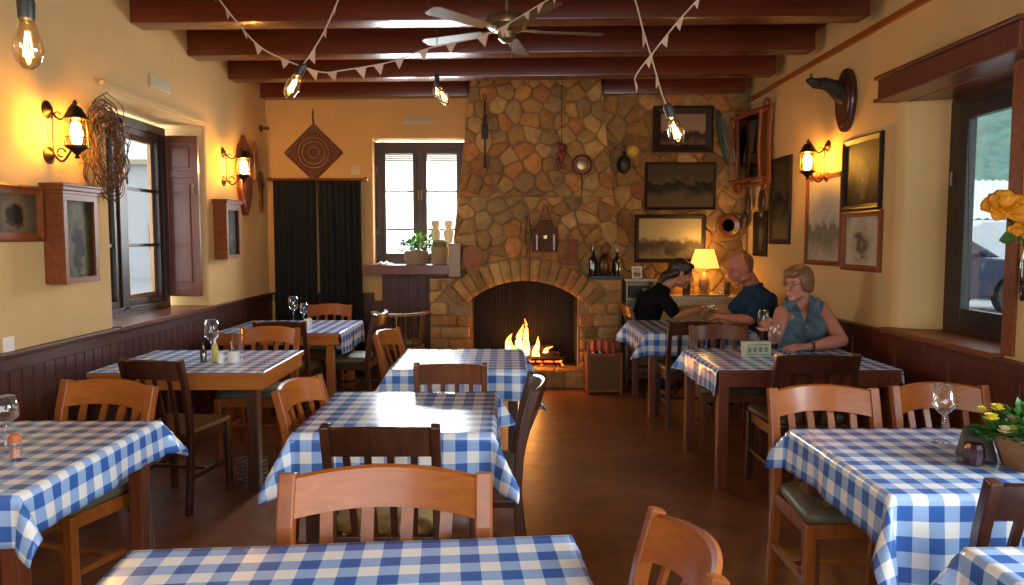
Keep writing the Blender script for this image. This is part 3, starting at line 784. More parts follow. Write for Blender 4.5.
# ---------------------------------------------------------------- chairs
def make_chair(wood_m, crest_m, seat_m, padded=True, w=.44):
    """front of the chair towards +Y; origin on the floor under the seat's centre"""
    t = thing('dining_chair', None, 'chair', (0, 0, 0), 0, 'wooden dining chairs')
    h = w / 2; p = rect(.016, .018)
    for s in (-1, 1):
        x = s * (h - .018)
        pts = [(x, -.235, 0), (x, -.205, .25), (x, -.195, .44), (x, -.205, .58), (x * 1.0, -.235, .74), (x, -.275, .885)]
        b = MB(); b.sweep(pts, rect(.018, .020), up=(0, 1, 0)); b.build('back_post', wood_m, t, bev=.005)
    # crest rail: bowed backwards and slightly arched
    b = MB(); n = 14; vs = []
    for i in range(n + 1):
        u = -1 + 2 * i / n; x = u * (h - .034); bow = .055 * (1 - u * u); arch = .016 * (1 - u * u)
        z0 = .765 + arch * 1.0; z1 = .875 + arch
        y0 = -.243 - bow; y1 = -.272 - bow
        vs += [(x, y0 - .013, z0), (x, y0 + .013, z0), (x, y1 + .012, z1 - .004), (x, y1, z1 + .003), (x, y1 - .012, z1 - .004)]
    k = 5; fs = [(i * k + q, i * k + (q + 1) % k, (i + 1) * k + (q + 1) % k, (i + 1) * k + q) for i in range(n) for q in range(k)] + [tuple(range(k)), tuple(n * k + q for q in range(k))]
    b.add(vs, fs); b.build('crest_rail', crest_m, t, smooth=True)
    # four slats
    for q in (-1.5, -.5, .5, 1.5):
        x = q * .083 * w / .44; u = x / (h - .034); bow = .055 * (1 - u * u)
        b = MB(); b.sweep([(x * .9, -.19, .425), (x * .93, -.20 - bow * .35, .54), (x * .97, -.217 - bow * .7, .66), (x, -.243 - bow, .765), (x, -.247 - bow, .782)], rect(.013, .006), up=(0, 1, 0))
        b.build('back_slat', wood_m, t)
    b = MB()
    b.box(-h + .03, h - .03, -.205, -.185, .385, .445); b.box(-h + .02, h - .02, .175, .197, .385, .445)
    for s in (-1, 1): x = s * (h - .02); b.box(min(x, x + s * .012), max(x, x + s * .012), -.19, .18, .385, .445)
    b.build('seat_frame', wood_m, t, bev=.003)
    for s in (-1, 1):
        x = s * (h - .012)
        MB().sweep([(x, .185, .445), (x, .185, .22), (x + s * .006, .19, 0)], rect(.019, .019), up=(0, 1, 0)).build('front_leg', wood_m, t, bev=.005)
        MB().box(x - .009, x + .009, -.20, .175, .19, .215).build('stretcher', wood_m, t)
    MB().box(-h + .015, h - .015, -.02, -.002, .193, .212).build('stretcher', wood_m, t)
    pts = [(-h * .9, -.19), (h * .9, -.19), (h * 1.03, .12), (h * 1.0, .205), (-h * 1.0, .205), (-h * 1.03, .12)]
    if padded:
        b = MB(); vs = []; rings = [(.97, .446), (1.0, .458), (1.0, .475), (.96, .490), (.80, .500), (.4, .504)]
        q = []
        for i in range(len(pts)):
            a, c = Vector(pts[i]), Vector(pts[(i + 1) % len(pts)])
            for t_ in (.12, .35, .65, .88): q.append(a.lerp(c, t_))
        n = len(q)
        for sc, z in rings: vs += [(v.x * sc, .005 + (v.y - .005) * sc, z) for v in q]
        vs.append((0, .005, .505))
        fs = [tuple(range(n))[::-1]] + [(r * n + i, r * n + (i + 1) % n, (r + 1) * n + (i + 1) % n, (r + 1) * n + i) for r in range(len(rings) - 1) for i in range(n)]
        fs += [((len(rings) - 1) * n + i, (len(rings) - 1) * n + (i + 1) % n, len(vs) - 1) for i in range(n)]
        b.add(vs, fs).build('seat_pad', seat_m, t, smooth='all')
    else:
        MB().prismz(pts, .446, .470).build('seat', seat_m, t, bev=.006)
    return t
PROTO = {}
KINDS = dict(honey=('orange_v', 'orange', 'pad', True), dark=('dark', 'dark', 'pad', True), darkwood=('dark', 'dark', 'seat_wood', False), brown=('brown', 'brown', 'pad', True), darktan=('dark', 'dark', 'pad_tan', True))
def chair(kind, bx, by, rot, label, sx=1.0, group='wooden dining chairs'):
    """bx, by: middle of the backrest at its top; rot in degrees turns the chair's front (0 = facing away from the camera)"""
    a = R(rot); ox, oy = -math.sin(a) * .285, math.cos(a) * .285
    loc = (bx + ox, by + oy, 0)
    if kind not in PROTO:
        o = make_chair(*KINDS[kind]); PROTO[kind] = o; o.location = loc; o.rotation_euler = (0, 0, a); o.scale = (sx, 1, 1)
        return tag(o, label, None, group)
    return dup(PROTO[kind], loc, a, label, group, sx)
chair('honey', -.345, 2.085, 180, 'large honey-coloured chair at the far side of the front centre table', 1.38)
chair('darktan', -.455, 2.60, 0, 'dark chair with a mustard seat drawn up to the near side of the middle table', .98)
chair('brown', -.305, 3.92, 0, 'brown chair between the middle table and the table nearest the fireplace', .9)
chair('dark', .135, 3.45, 90, 'tall dark chair at the right-hand side of the middle table, seen edge on', 1.08)
chair('honey', -1.845, 3.42, 162, 'honey-coloured chair at the far side of the front left table', 1.24)
chair('darkwood', -1.97, 4.05, -9, 'dark chair with a tan wooden seat before the honey-coloured left table', .87)
chair('honey', -.985, 3.42, -103, 'honey-coloured chair at the left side of the middle table', .95)
chair('honey', -1.78, 5.55, 178, 'honey-coloured chair at the far side of the table below the left window', 1.03)
chair('dark', -1.84, 5.95, 0, 'dark chair between the two honey-coloured tables on the left', .98)
chair('honey', -1.80, 7.52, 180, 'honey-coloured chair in front of the black curtain', 1.02)
chair('dark', -1.14, 6.72, 86, 'dark chair at the right end of the back left table, seen edge on')
chair('honey', -.885, 5.34, -103, 'small honey-coloured chair at the left of the table nearest the fireplace')
chair('honey', 1.41, 3.27, 180, 'honey-coloured chair at the far side of the flower basket table, left of its neighbour', 1.12)
chair('honey', 1.96, 3.32, 180, 'honey-coloured chair beyond the wine glass on the right, nearest the wall', 1.0)
chair('dark', 1.80, 4.22, 0, 'dark chair at the near side of the table of the woman in the blue shirt', 1.12)
chair('brown', 1.63, 5.68, 178, 'brown chair beside the woman in the blue shirt, at the far side of her table', 1.02)
chair('dark', 1.52, 5.92, 0, 'dark chair at the near side of the couple\'s table', .98)
chair('brown', 1.215, 7.55, -90, 'brown chair on which the dark-haired woman by the lamp sits', 1.0)
chair('brown', 2.575, 6.88, 90, 'brown chair on which the man in the blue shirt sits', .9)
chair('honey', .405, 1.60, 97, 'honey-coloured chair at the bottom, right of the front centre table, cut off by the frame', .92)
chair('dark', 1.545, 1.98, 0, 'dark chair at the right edge, between the two right front tables', 1.0)
chair('dark', 2.22, 5.82, 178, 'dark chair on which the woman in the blue sleeveless shirt sits', 1.0)

# round-backed armchair below the back window
t = thing('captain_chair', 'old round-backed armchair with a green seat below the back window', 'chair', (-1.10, 7.55, 0), 0)
b = MB(); pts = []
for i in range(17):
    a = PI * i / 16; pts.append((-.26 * math.cos(a), -.02 + .26 * math.sin(a) * -1, .80))
pts = [(-.27, .16, .79)] + pts + [(.27, .16, .79)]
b.sweep(pts, rect(.026, .014)); b.build('arm_rail', 'seat_wood', t, bev=.004)
for i in range(9):
    a = PI * i / 8
    MB().tube([(-.22 * math.cos(a), -.01 - .2 * math.sin(a), .49), (-.255 * math.cos(a), -.02 - .25 * math.sin(a), .79)], .009, 6).build('spindle', 'brown', t)
MB().lathe([(.0, .44), (.24, .44), (.25, .46), (.24, .475), (0, .48)], 24).build('seat', 'brown', t, smooth=True)
MB().lathe([(.0, .481), (.20, .481), (.215, .50), (.19, .52), (0, .525)], 24).build('cushion', plain('green_cushion', (.10, .14, .05), .85), t, smooth=True)
for sx in (-1, 1):
    for sy in (-1, 1):
        MB().tube([(sx * .15, sy * .14, .45), (sx * .21, sy * .20, 0)], [.020, .014], 8).build('leg', 'brown', t)

# ---------------------------------------------------------------- tableware
def wine_glass(x, y, z, h, rb, label, group='wine glasses', style=0):
    t = thing('wine_glass', label, 'glass', (x, y, z), 0, group)
    sh = h * .47
    if style == 1:   # wide, angular bowl
        prof = [(.004, sh), (rb * .45, sh + .012), (rb, sh + h * .17), (rb * .97, sh + h * .24), (rb * .74, h)]
    else:
        prof = [(.004, sh), (rb * .55, sh + .010), (rb * .93, sh + h * .13), (rb, sh + h * .23), (rb * .90, sh + h * .38), (rb * .72, h)]
    MB().lathe(prof, 22).build('bowl', 'glass', t, smooth='all')
    MB().lathe([(.011, .004), (.0055, .018), (.0048, sh * .6), (.0065, sh + .002)], 10).build('stem', 'glass', t, smooth='all')
    MB().lathe([(.001, .0), (rb * .86, .0008), (rb * .84, .0025), (.009, .006)], 22).build('foot', 'glass', t, smooth='all')
    return t
def tumbler(x, y, z, h, r, label):
    t = thing('water_glass', label, 'glass', (x, y, z), 0, 'water glasses')
    MB().lathe([(.001, .003), (r * .85, .003), (r, h)], 20).build('wall', 'glass', t, smooth=True)
    MB().lathe([(.0, .0), (r * .84, .0), (r * .86, .010), (0, .010)], 20).build('base', 'glass', t, smooth=True)
ZC = .7535
wine_glass(-1.955, 4.88, ZC, .265, .050, 'wine glass beside the oil bottle on the table below the left window')
tumbler(-1.80, 4.90, ZC, .20, .040, 'tall tumbler behind the white pot on the table below the left window')
wine_glass(-2.02, 6.98, ZC, .26, .050, 'taller wine glass on the back left table')
wine_glass(-1.90, 6.90, ZC, .20, .040, 'shorter wine glass on the back left table, beside the little white shakers')
wine_glass(-1.915, 2.79, ZC, .20, .052, 'large round wine glass at the left edge, on the front left table')
wine_glass(1.70, 2.83, ZC, .235, .046, 'angular wine glass beside the flower basket', style=1)
wine_glass(1.83, 5.02, ZC, .23, .045, 'wine glass in front of the woman in the blue shirt, by the card box')
wine_glass(1.925, 6.98, ZC, .20, .042, 'stemmed glass in front of the couple by the lamp')
wine_glass(1.80, 5.16, ZC+.05, .25, .042, 'wine glass held up by the woman in the blue sleeveless shirt')
# oil and vinegar bottle, white pot, small shakers
t = thing('oil_bottle', 'small dark oil bottle with a yellow band beside the wine glass below the left window', 'bottle', (-1.965, 4.76, ZC))
MB().lathe([(.0, 0), (.020, .0), (.021, .07), (.010, .09), (.009, .115)], 14).build('body', 'greenglass', t, smooth=True)
MB().lathe([(.011, .112), (.012, .13), (0, .132)], 12).build('stopper', 'black', t)
t = thing('mustard_tube', 'yellow and white sauce bottle behind the dark oil bottle', 'bottle', (-1.905, 4.80, ZC))
MB().lathe([(.0, 0), (.024, .0), (.024, .06), (.018, .10), (.008, .12)], 14).build('body', plain('yellow_plastic', (.62, .48, .12), .4), t, smooth=True)
MB().lathe([(.009, .118), (.006, .15), (0, .151)], 12).build('cap', 'white_ceramic', t)
t = thing('condiment_pot', 'squat white ceramic pot on the table below the left window', 'pot', (-1.77, 4.76, ZC))
MB().lathe([(.0, 0), (.034, .0), (.036, .065), (.030, .066), (.028, .01), (0, .01)], 18).build('body', 'white_ceramic', t, smooth=True)
b = MB(); b.tube([(.035, 0, .055), (.055, 0, .05), (.055, 0, .02), (.036, 0, .015)], .005); b.build('handle', 'white_ceramic', t)
tag(MB().lathe([(.0, 0), (.022, .0), (.024, .05), (.017, .06), (0, .064)], 14).build('salt_shaker', 'white_ceramic', None, (-1.845, 4.73, ZC), smooth=True), 'little white shaker left of the squat white pot', 'shaker', 'white shakers')
tag(MB().lathe([(.0, 0), (.022, .0), (.024, .06), (.017, .075), (0, .08)], 14).build('salt_shaker', 'white_ceramic', None, (-1.80, 6.72, ZC), smooth=True), 'small white shaker nearest the camera on the back left table', 'shaker', 'white shakers')
tag(MB().lathe([(.0, 0), (.018, .0), (.020, .05), (.014, .06), (0, .065)], 14).build('salt_shaker', 'white_ceramic', None, (-1.855, 6.80, ZC), smooth=True), 'small white shaker beside the shorter wine glass at the back left', 'shaker', 'white shakers')
# glass shaker with orange lid at the left edge
t = thing('spice_shaker', 'clear glass shaker with an orange lid on the front left table', 'shaker', (-1.79, 2.66, ZC))
MB().lathe([(.0, 0), (.022, .0), (.020, .06)], 14).build('body', 'glass', t, smooth=True)
MB().lathe([(.0, 0.004), (.018, .004), (.017, .035), (0, .036)], 14).build('spice', plain('pink_salt', (.5, .2, .12), .8), t)
MB().lathe([(.021, .06), (.022, .078), (.015, .09), (0, .092)], 14).build('lid', plain('orange_lid', (.5, .12, .03), .5), t, smooth=True)
# dark votive holder and menu-card stand on the right table
t = thing('candle_holder', 'dark purple glass candle holder in front of the flower basket', 'candle holder', (1.655, 2.565, ZC))
MB().lathe([(.0, 0), (.030, .0), (.036, .03), (.034, .06), (.028, .075), (.026, .073), (.030, .03), (0, .008)], 10).build('holder', plain('purple_glass', (.06, .018, .03), .12, spec=.9), t)
MB().lathe([(.0, .02), (.024, .02), (.024, .045), (0, .046)], 12).build('candle', plain('wax', (.5, .22, .2), .6), t)
tag(MB().add([(-.055, 0, 0), (.05, 0, 0), (.035, .05, .115), (-.05, .05, .115), (-.055, .11, 0), (.05, .11, 0)], [(0, 1, 2, 3), (3, 2, 5, 4), (0, 3, 4), (1, 5, 2), (0, 4, 5, 1)]).build('menu_card', plain('grey_card', (.09, .075, .06), .35), None, (1.71, 2.60, ZC), -.25), 'dark tent card leaning behind the purple candle holder', 'card')
# card box on the woman's table
t = thing('menu_holder', 'pale green printed card box beside the wine glass of the woman in blue', 'menu holder', (1.70, 5.0, ZC), R(8))
MB().box(-.095, .095, -.03, .03, 0, .10, bev=.004).build('box', plain('pale_card', (.55, .58, .42), .6), t)
b = MB()
for k in range(4): b.box(-.075 + k * .04, -.05 + k * .04, -.0312, -.0305, .03, .065)
for k in range(2): b.box(-.08, .08, -.0312, -.0305, .012 + k * .065, .018 + k * .065)
b.build('print', plain('faded_print', (.2, .25, .16), .7), t)
# napkins on the couple's table
for x, y, r_, lab in ((1.98, 6.62, .3, 'folded napkin at the right of the couple\'s table'), (1.72, 6.98, -.4, 'crumpled white napkin below the hands of the couple')):
    b = MB().box(-.08, .08, -.05, .05, 0, .006, bev=.002).box(-.07, .06, -.04, .05, .006, .012, bev=.002)
    tag(b.build('napkin', 'white_ceramic', None, (x, y, ZC), r_), lab, 'napkin', 'napkins')
# flower basket
def petals(b, c, r, n, tilt, rnd, wd=.5):
    c = Vector(c)
    for k in range(n):
        a = 2 * PI * k / n + rnd.uniform(-.2, .2); d = Vector((math.cos(a), math.sin(a), 0)); s = Vector((-math.sin(a), math.cos(a), 0)); up = Vector((0, 0, 1))
        p1 = c + d * r * .5 + up * r * tilt * .6; p2 = c + d * r + up * r * tilt
        b.add([c, p1 - s * r * wd, p1 + up * r * .12, p1 + s * r * wd, p2 - s * r * wd * .5, p2 + s * r * wd * .5 - up * .1 * r], [(0, 1, 2), (0, 2, 3), (1, 4, 2), (2, 4, 5), (2, 5, 3)])
def leafs(b, c, r, n, size, rnd, flat=1.0):
    for _ in range(n):
        d = Vector((rnd.gauss(0, 1), rnd.gauss(0, 1), abs(rnd.gauss(0, 1)) * flat)).normalized()
        p = Vector(c) + Vector((d.x * r[0], d.y * r[1], d.z * r[2])) * rnd.uniform(.45, 1)
        t = (d + Vector((rnd.uniform(-.5, .5), rnd.uniform(-.5, .5), rnd.uniform(-.3, .4)))).normalized(); s = t.cross(Vector((rnd.uniform(-.3, .3), rnd.uniform(-.3, .3), 1))).normalized(); L = size * rnd.uniform(.7, 1.3)
        q = p + t * L * .5; nn = s.cross(t) * L * .12
        b.add([p, q - s * L * .33 + nn, q - nn, q + s * L * .33 + nn, p + t * L - nn * .5], [(0, 1, 2), (0, 2, 3), (1, 4, 2), (2, 4, 3)])
def wicker(name, c, c2, sc=60):
    m, nt, b = nmat(name); setp(b, rough=.75)
    w = N(nt, 'ShaderNodeTexWave', wave_type='BANDS', bands_direction='Z'); w.inputs['Scale'].default_value = sc; w.inputs['Distortion'].default_value = 3; w.inputs['Detail'].default_value = 2
    nt.links.new(coords(nt), w.inputs['Vector'])
    nt.links.new(ramp(nt, w.outputs['Fac'], [(.2, c), (.8, c2)]), b.inputs['Base Color']); bump(nt, b, w.outputs['Fac'], .8, .006); return m
M['wicker'] = wicker('tan_wicker', (.26, .10, .035), (.55, .28, .11))
M['wicker_dark'] = wicker('brown_wicker', (.10, .045, .016), (.28, .14, .05), 30)
t = thing('flower_basket', 'tan wicker basket of green plants with yellow, white and red blooms on the right table', 'flower basket', (1.83, 2.53, ZC))
MB().lathe([(0, 0), (.085, 0), (.125, .11), (.115, .112), (.08, .02), (0, .02)], 8).build('basket', 'wicker', t)
MB().lathe([(0, .05), (.09, .05), (.10, .09), (0, .095)], 12).build('soil', plain('potting_soil', (.03, .018, .01), .95), t)
rnd = random.Random(8); b = MB(); leafs(b, (0, 0, .10), (.13, .13, .11), 170, .055, rnd); leafs(b, (-.09, 0, .10), (.10, .07, .06), 50, .045, rnd)
f_ = b.build('foliage', 'leaf', t, smooth='all'); f_['kind'] = 'stuff'
FL = dict(y=plain('yellow_petals', (.75, .62, .06), .6), w=plain('cream_petals', (.75, .68, .42), .6), r=plain('red_petals', (.72, .05, .04), .6), p=plain('pink_petals', (.8, .38, .28), .6), o=plain('orange_petals', (.85, .36, .015), .55))
for k, (x, y, z, r, cc) in enumerate([(-.155, -.02, .17, .026, 'y'), (-.12, .0, .20, .024, 'y'), (-.13, -.06, .135, .026, 'w'), (-.09, -.03, .17, .02, 'p'), (-.16, .02, .19, .02, 'y'), (-.10, -.06, .14, .022, 'y'), (.01, -.03, .225, .025, 'r'), (.05, -.02, .15, .02, 'p'), (.0, -.08, .16, .016, 'r')]):
    b = MB(); petals(b, (x, y, z), r, 8, .45, rnd); petals(b, (x, y, z + .003), r * .8, 7, 1.0, rnd); petals(b, (x, y, z + .006), r * .5, 6, 1.6, rnd); b.build('bloom', FL[cc], t, smooth='all')
# stack of plates / round tin on the floor by the left tables
t = thing('wire_wine_rack', 'low round wire rack on the floor under the honey-coloured left table', 'rack', (-1.62, 4.62, 0))
for k in range(6): MB().tube([(.09 * math.cos(a), .09 * math.sin(a), .015 + k * .028) for a in [2 * PI * i / 20 for i in range(20)]], .005, 6, closed=True).build('hoop', 'steel', t)
for k in range(4): a = k * PI / 2; MB().tube([(.094 * math.cos(a), .094 * math.sin(a), 0), (.094 * math.cos(a), .094 * math.sin(a), .17)], .004, 6).build('upright', 'steel', t)
# ---------------------------------------------------------------- wall things
WALLROT = dict(left=-PI / 2, right=PI / 2, back=PI)
def on_wall(wall, u, z, off=0.0, wx=None):
    if wall == 'left': return (XL + off, u, z)
    if wall == 'right': return (XR - off, u, z)
    return (u, (8.19 if wall == 'stone' else 8.3) - off, z)
def art(name, sky, mid, dark, hz=.45, seed=0, sc=5, contrast=1.0):
    m, nt, b = nmat(name); setp(b, rough=.6, spec=.15)
    tc = N(nt, 'ShaderNodeTexCoord'); sp = N(nt, 'ShaderNodeSeparateXYZ'); nt.links.new(tc.outputs['Generated'], sp.inputs[0])
    mp = N(nt, 'ShaderNodeMapping'); mp.inputs['Location'].default_value = (seed * 3.1, seed, seed * 1.7); nt.links.new(tc.outputs['Object'], mp.inputs[0])
    f = noise(nt, mp.outputs[0], sc, 7, .62, .5)
    a = N(nt, 'ShaderNodeMath', operation='MULTIPLY_ADD'); nt.links.new(f, a.inputs[0]); a.inputs[1].default_value = .75 * contrast; nt.links.new(sp.outputs[2], a.inputs[2])
    s = N(nt, 'ShaderNodeMath', operation='SUBTRACT'); nt.links.new(a.outputs[0], s.inputs[0]); s.inputs[1].default_value = .38 * contrast
    c = ramp(nt, s.outputs[0], [(max(0, hz - .35), mid), (hz - .12, dark), (hz, dark), (hz + .06, mid), (hz + .14, sky), (1, tuple(x * .85 for x in sky))])
    nt.links.new(c, b.inputs['Base Color']); return m
def picture(label, wall, u, z, w, h, fm, artm, fw=.04, depth=.03, mat_w=0, lean=0, glass=True, group='framed pictures', rz=0, off=0, name='framed_picture'):
    t = thing(name, label, 'picture', on_wall(wall, u, z, off), WALLROT['back' if wall == 'stone' else wall] + rz, group)
    if lean: t.rotation_euler = (lean, 0, t.rotation_euler.z)
    b = MB(); a, c = w / 2, h / 2
    # mitred moulding: profile swept round the rectangle
    prof = [(0, .002), (0, depth * .7), (fw * .25, depth), (fw * .6, depth * .75), (fw, depth * .55), (fw, .002)]
    vs = []
    for sx, sz in ((-1, -1), (1, -1), (1, 1), (-1, 1)):
        for (d, y) in prof: vs.append((sx * (a - d), y, sz * (c - d)))
    k = len(prof); fs = [(i * k + q, i * k + q + 1, ((i + 1) % 4) * k + q + 1, ((i + 1) % 4) * k + q) for i in range(4) for q in range(k - 1)]
    b.add(vs, fs).build('frame', fm, t)
    MB().box(-a + fw * .5, a - fw * .5, .003, .008, -c + fw * .5, c - fw * .5).build('backing', 'cream_paint' if mat_w else 'black', t)
    MB().box(-a + fw + mat_w, a - fw - mat_w, .0081, .010, -c + fw + mat_w, c - fw - mat_w).build('print', artm, t)
    return t
def art_fig(name, bgc, bg2, fig, hi, seed):
    m, nt, b = nmat(name); setp(b, rough=.6, spec=.15)
    tc = N(nt, 'ShaderNodeTexCoord'); mp = N(nt, 'ShaderNodeMapping'); mp.inputs['Location'].default_value = (-.5, -.5, -.42); mp.inputs['Scale'].default_value = (2.1, 0, 1.35)
    nt.links.new(tc.outputs['Generated'], mp.inputs[0])
    ln = N(nt, 'ShaderNodeVectorMath', operation='LENGTH'); 
    mp.inputs['Location'].default_value = (-1.05, 0, -.57); nt.links.new(mp.outputs[0], ln.inputs[0])
    mo = N(nt, 'ShaderNodeMapping'); mo.inputs['Location'].default_value = (seed * 2.3, seed, seed * 1.1); nt.links.new(tc.outputs['Object'], mo.inputs[0])
    f = noise(nt, mo.outputs[0], 11, 7, .65, .4)
    a = N(nt, 'ShaderNodeMath', operation='MULTIPLY_ADD'); nt.links.new(f, a.inputs[0]); a.inputs[1].default_value = 1.25; nt.links.new(ln.outputs['Value'], a.inputs[2])
    s = N(nt, 'ShaderNodeMath', operation='MULTIPLY'); nt.links.new(a.outputs[0], s.inputs[0]); s.inputs[1].default_value = .5
    nt.links.new(ramp(nt, s.outputs[0], [(.22, hi), (.34, fig), (.46, fig), (.56, bg2), (.75, bgc), (1, tuple(x * .6 for x in bgc))]), b.inputs['Base Color']); return m
G_ = dict(
    dusk=art('art_dusk', (.30, .20, .12), (.14, .08, .05), (.035, .022, .016), .35, 1, 5),
    storm=art('art_storm', (.055, .043, .025), (.085, .062, .033), (.014, .011, .008), .55, 2, 6),
    moor=art('art_moor', (.42, .34, .18), (.25, .19, .09), (.07, .05, .025), .38, 3, 7),
    mono=art('art_mono', (.52, .47, .37), (.36, .32, .25), (.17, .15, .115), .40, 4, 5),
    mono2=art_fig('art_mono2', (.46, .42, .33), (.34, .30, .23), (.10, .085, .065), (.30, .26, .2), 5),
    night=art_fig('art_night', (.022, .018, .014), (.03, .026, .02), (.10, .085, .06), (.36, .30, .22), 6),
    port=art_fig('art_portrait', (.05, .045, .02), (.15, .12, .055), (.014, .012, .010), (.03, .024, .02), 7),
    port2=art_fig('art_portrait2', (.015, .011, .008), (.02, .016, .012), (.06, .04, .03), (.42, .34, .26), 8),
    house=art_fig('art_house', (.09, .065, .04), (.16, .11, .06), (.02, .014, .012), (.03, .02, .015), 9))
# stone wall pictures
p_ = picture('dark wide-framed landscape picture, topmost on the stone wall', 'stone', 1.925, 2.745, .66, .50, 'frame_dark', G_['dusk'], .085, .035)
picture('thin-framed dark landscape in the middle of the three on the stone wall', 'stone', 1.905, 2.13, .78, .52, 'frame_dark', G_['storm'], .03, .03)
picture('lowest picture on the stone wall, a pale moorland behind the lamp', 'stone', 1.80, 1.555, .78, .53, 'frame_dark', G_['moor'], .045, .03)
# right wall pictures
picture('narrow black-framed picture on the right wall above the man', 'right', 7.22, 1.92, .52, .84, 'frame_dark', G_['storm'], .05, .03)
picture('small black picture below the hanging brushes near the right corner', 'right', 7.77, 1.605, .40, .47, 'frame_dark', G_['night'], .045, .03)
picture('tall orange-framed pale print below the right-hand wall lantern', 'right', 6.23, 1.71, .70, .76, 'frame_red', G_['mono'], .04, .03)
picture('black-framed dark print beside the right-hand wall lantern', 'right', 5.57, 2.04, .60, .55, 'frame_dark', G_['night'], .045, .035)
picture('orange-framed print of rocks under the black-framed one on the right wall', 'right', 5.55, 1.535, .60, .45, 'frame_red', G_['mono2'], .045, .035)
# left wall pictures
picture('small brown-framed dark picture at the left edge of the photo', 'left', 4.03, 1.69, .44, .31, 'frame_red', G_['house'], .05, .03)
def box_frame(label, u, z, w, h, d, artm):
    t = thing('box_frame', label, 'box frame', on_wall('left', u, z), WALLROT['left'], 'deep box frames on the left wall')
    a, c = w / 2, h / 2
    b = MB().box(-a, a, 0, .015, -c, c); b.box(-a, -a + .02, .015, d, -c, c); b.box(a - .02, a, .015, d, -c, c); b.box(-a + .02, a - .02, .015, d, -c, -c + .02); b.box(-a + .02, a - .02, .015, d, c - .02, c)
    b.build('case', 'frame_red', t, bev=.002)
    b = MB(); b.box(-a - .01, a + .01, 0, d + .01, c, c + .02); b.box(-a - .022, a + .022, 0, d + .022, c + .02, c + .045); b.box(-a - .03, a + .03, 0, d + .03, c + .045, c + .06)
    b.build('cornice', 'frame_red', t, bev=.003)
    MB().box(-a + .02, a - .02, d - .025, d - .018, -c + .02, c - .02).build('picture', artm, t)
    b = MB()
    for (x0, x1, z0, z1) in ((-a, -a + .035, -c, c), (a - .035, a, -c, c), (-a + .035, a - .035, -c, -c + .035), (-a + .035, a - .035, c - .035, c)): b.box(x0, x1, d, d + .008, z0, z1)
    b.build('front_frame', 'frame_red', t)
    return t
box_frame('large deep box frame with a dark painting left of the window', 4.45, 1.55, .35, .52, .115, G_['port'])
box_frame('smaller deep box frame with a pale-faced portrait beyond the window', 6.92, 1.61, .34, .48, .115, G_['port2'])

# ---------------------------------------------------------------- lanterns on the walls
def sconce(label, wall, u, z, reach, energy, sc=1.0):
    t = thing('wall_lantern', label, 'wall lamp', on_wall(wall, u, z), WALLROT[wall], 'brass wall lanterns')
    for dz in (.13, -.13):
        m = T(0, .0, dz) @ Matrix.Rotation(-PI / 2, 4, 'X')
        MB().lathe([(0, 0), (.05, 0), (.052, .006), (.035, .012), (.022, .022), (.012, .03), (0, .032)], 18, m).build('wall_rosette', 'bronze', t, smooth=True)
    MB().tube([(0, .03, .13), (0, .03, -.13)], .006).build('back_rod', 'bronze', t)
    L = reach
    def scroll(z0, s):
        pts = []
        for i in range(13):
            q = i / 12; pts.append((0, .03 + (L - .03) * q, z0 + s * .045 * math.sin(q * PI * 1.5)))
        return pts
    b = MB().tube(scroll(.12, -1), .006); b.tube([(0, .06 + .018 * math.cos(a), .12 - .02 + .018 * math.sin(a)) for a in [i * .5 for i in range(10)]], .004, 6); b.build('upper_arm', 'bronze', t)
    b = MB().tube(scroll(-.12, -1), .007); b.tube([(0, .075 + .024 * math.cos(a), -.115 + .024 * math.sin(a)) for a in [i * .5 for i in range(11)]], .005, 6); b.build('lower_arm', 'bronze', t)
    m = T(0, L, 0)
    MB().lathe([(.008, -.15), (.016, -.145), (.008, -.13), (.022, -.115), (.04, -.10), (.062, -.085), (.062, -.075), (0, -.07)], 16, m).build('lantern_base', 'bronze', t, smooth=True)
    MB().lathe([(.060, .075), (.066, .08), (.055, .10), (.042, .125), (.036, .14), (.02, .15), (.008, .155), (.014, .17), (.006, .185), (0, .188)], 16, m).build('lantern_cap', 'bronze', t, smooth=True)
    b = MB()
    for k in range(6): a = k * PI / 3; b.tube([(.060 * math.cos(a), L + .060 * math.sin(a), -.08), (.052 * math.cos(a), L + .052 * math.sin(a), .08)], .0035, 6)
    b.tube([(.062 * math.cos(a), L + .062 * math.sin(a), -.03) for a in [2 * PI * i / 24 for i in range(24)]], .003, 6, closed=True)
    b.build('cage', 'bronze', t)
    MB().lathe([(.052, -.078), (.055, 0), (.046, .078)], 18, m).build('glass_chimney', 'bulbglass', t, smooth=True)
    MB().lathe([(0, -.065), (.026, -.055), (.035, -.01), (.029, .040), (.014, .060), (0, .065)], 14, m).build('bulb', 'lampglow', t, smooth=True)
    p = t.location
    d = {'left': (1, 0), 'right': (-1, 0)}[wall]
    return t
sconce('brass wall lantern on the left wall in front of the window', 'left', 4.36, 2.165, .165, 26)
sconce('brass wall lantern on the left wall beyond the window, before the carved plaque', 'left', 7.02, 2.225, .19, 22)
sconce('brass wall lantern on the right wall above the orange-framed print', 'right', 6.2, 2.19, .17, 22)

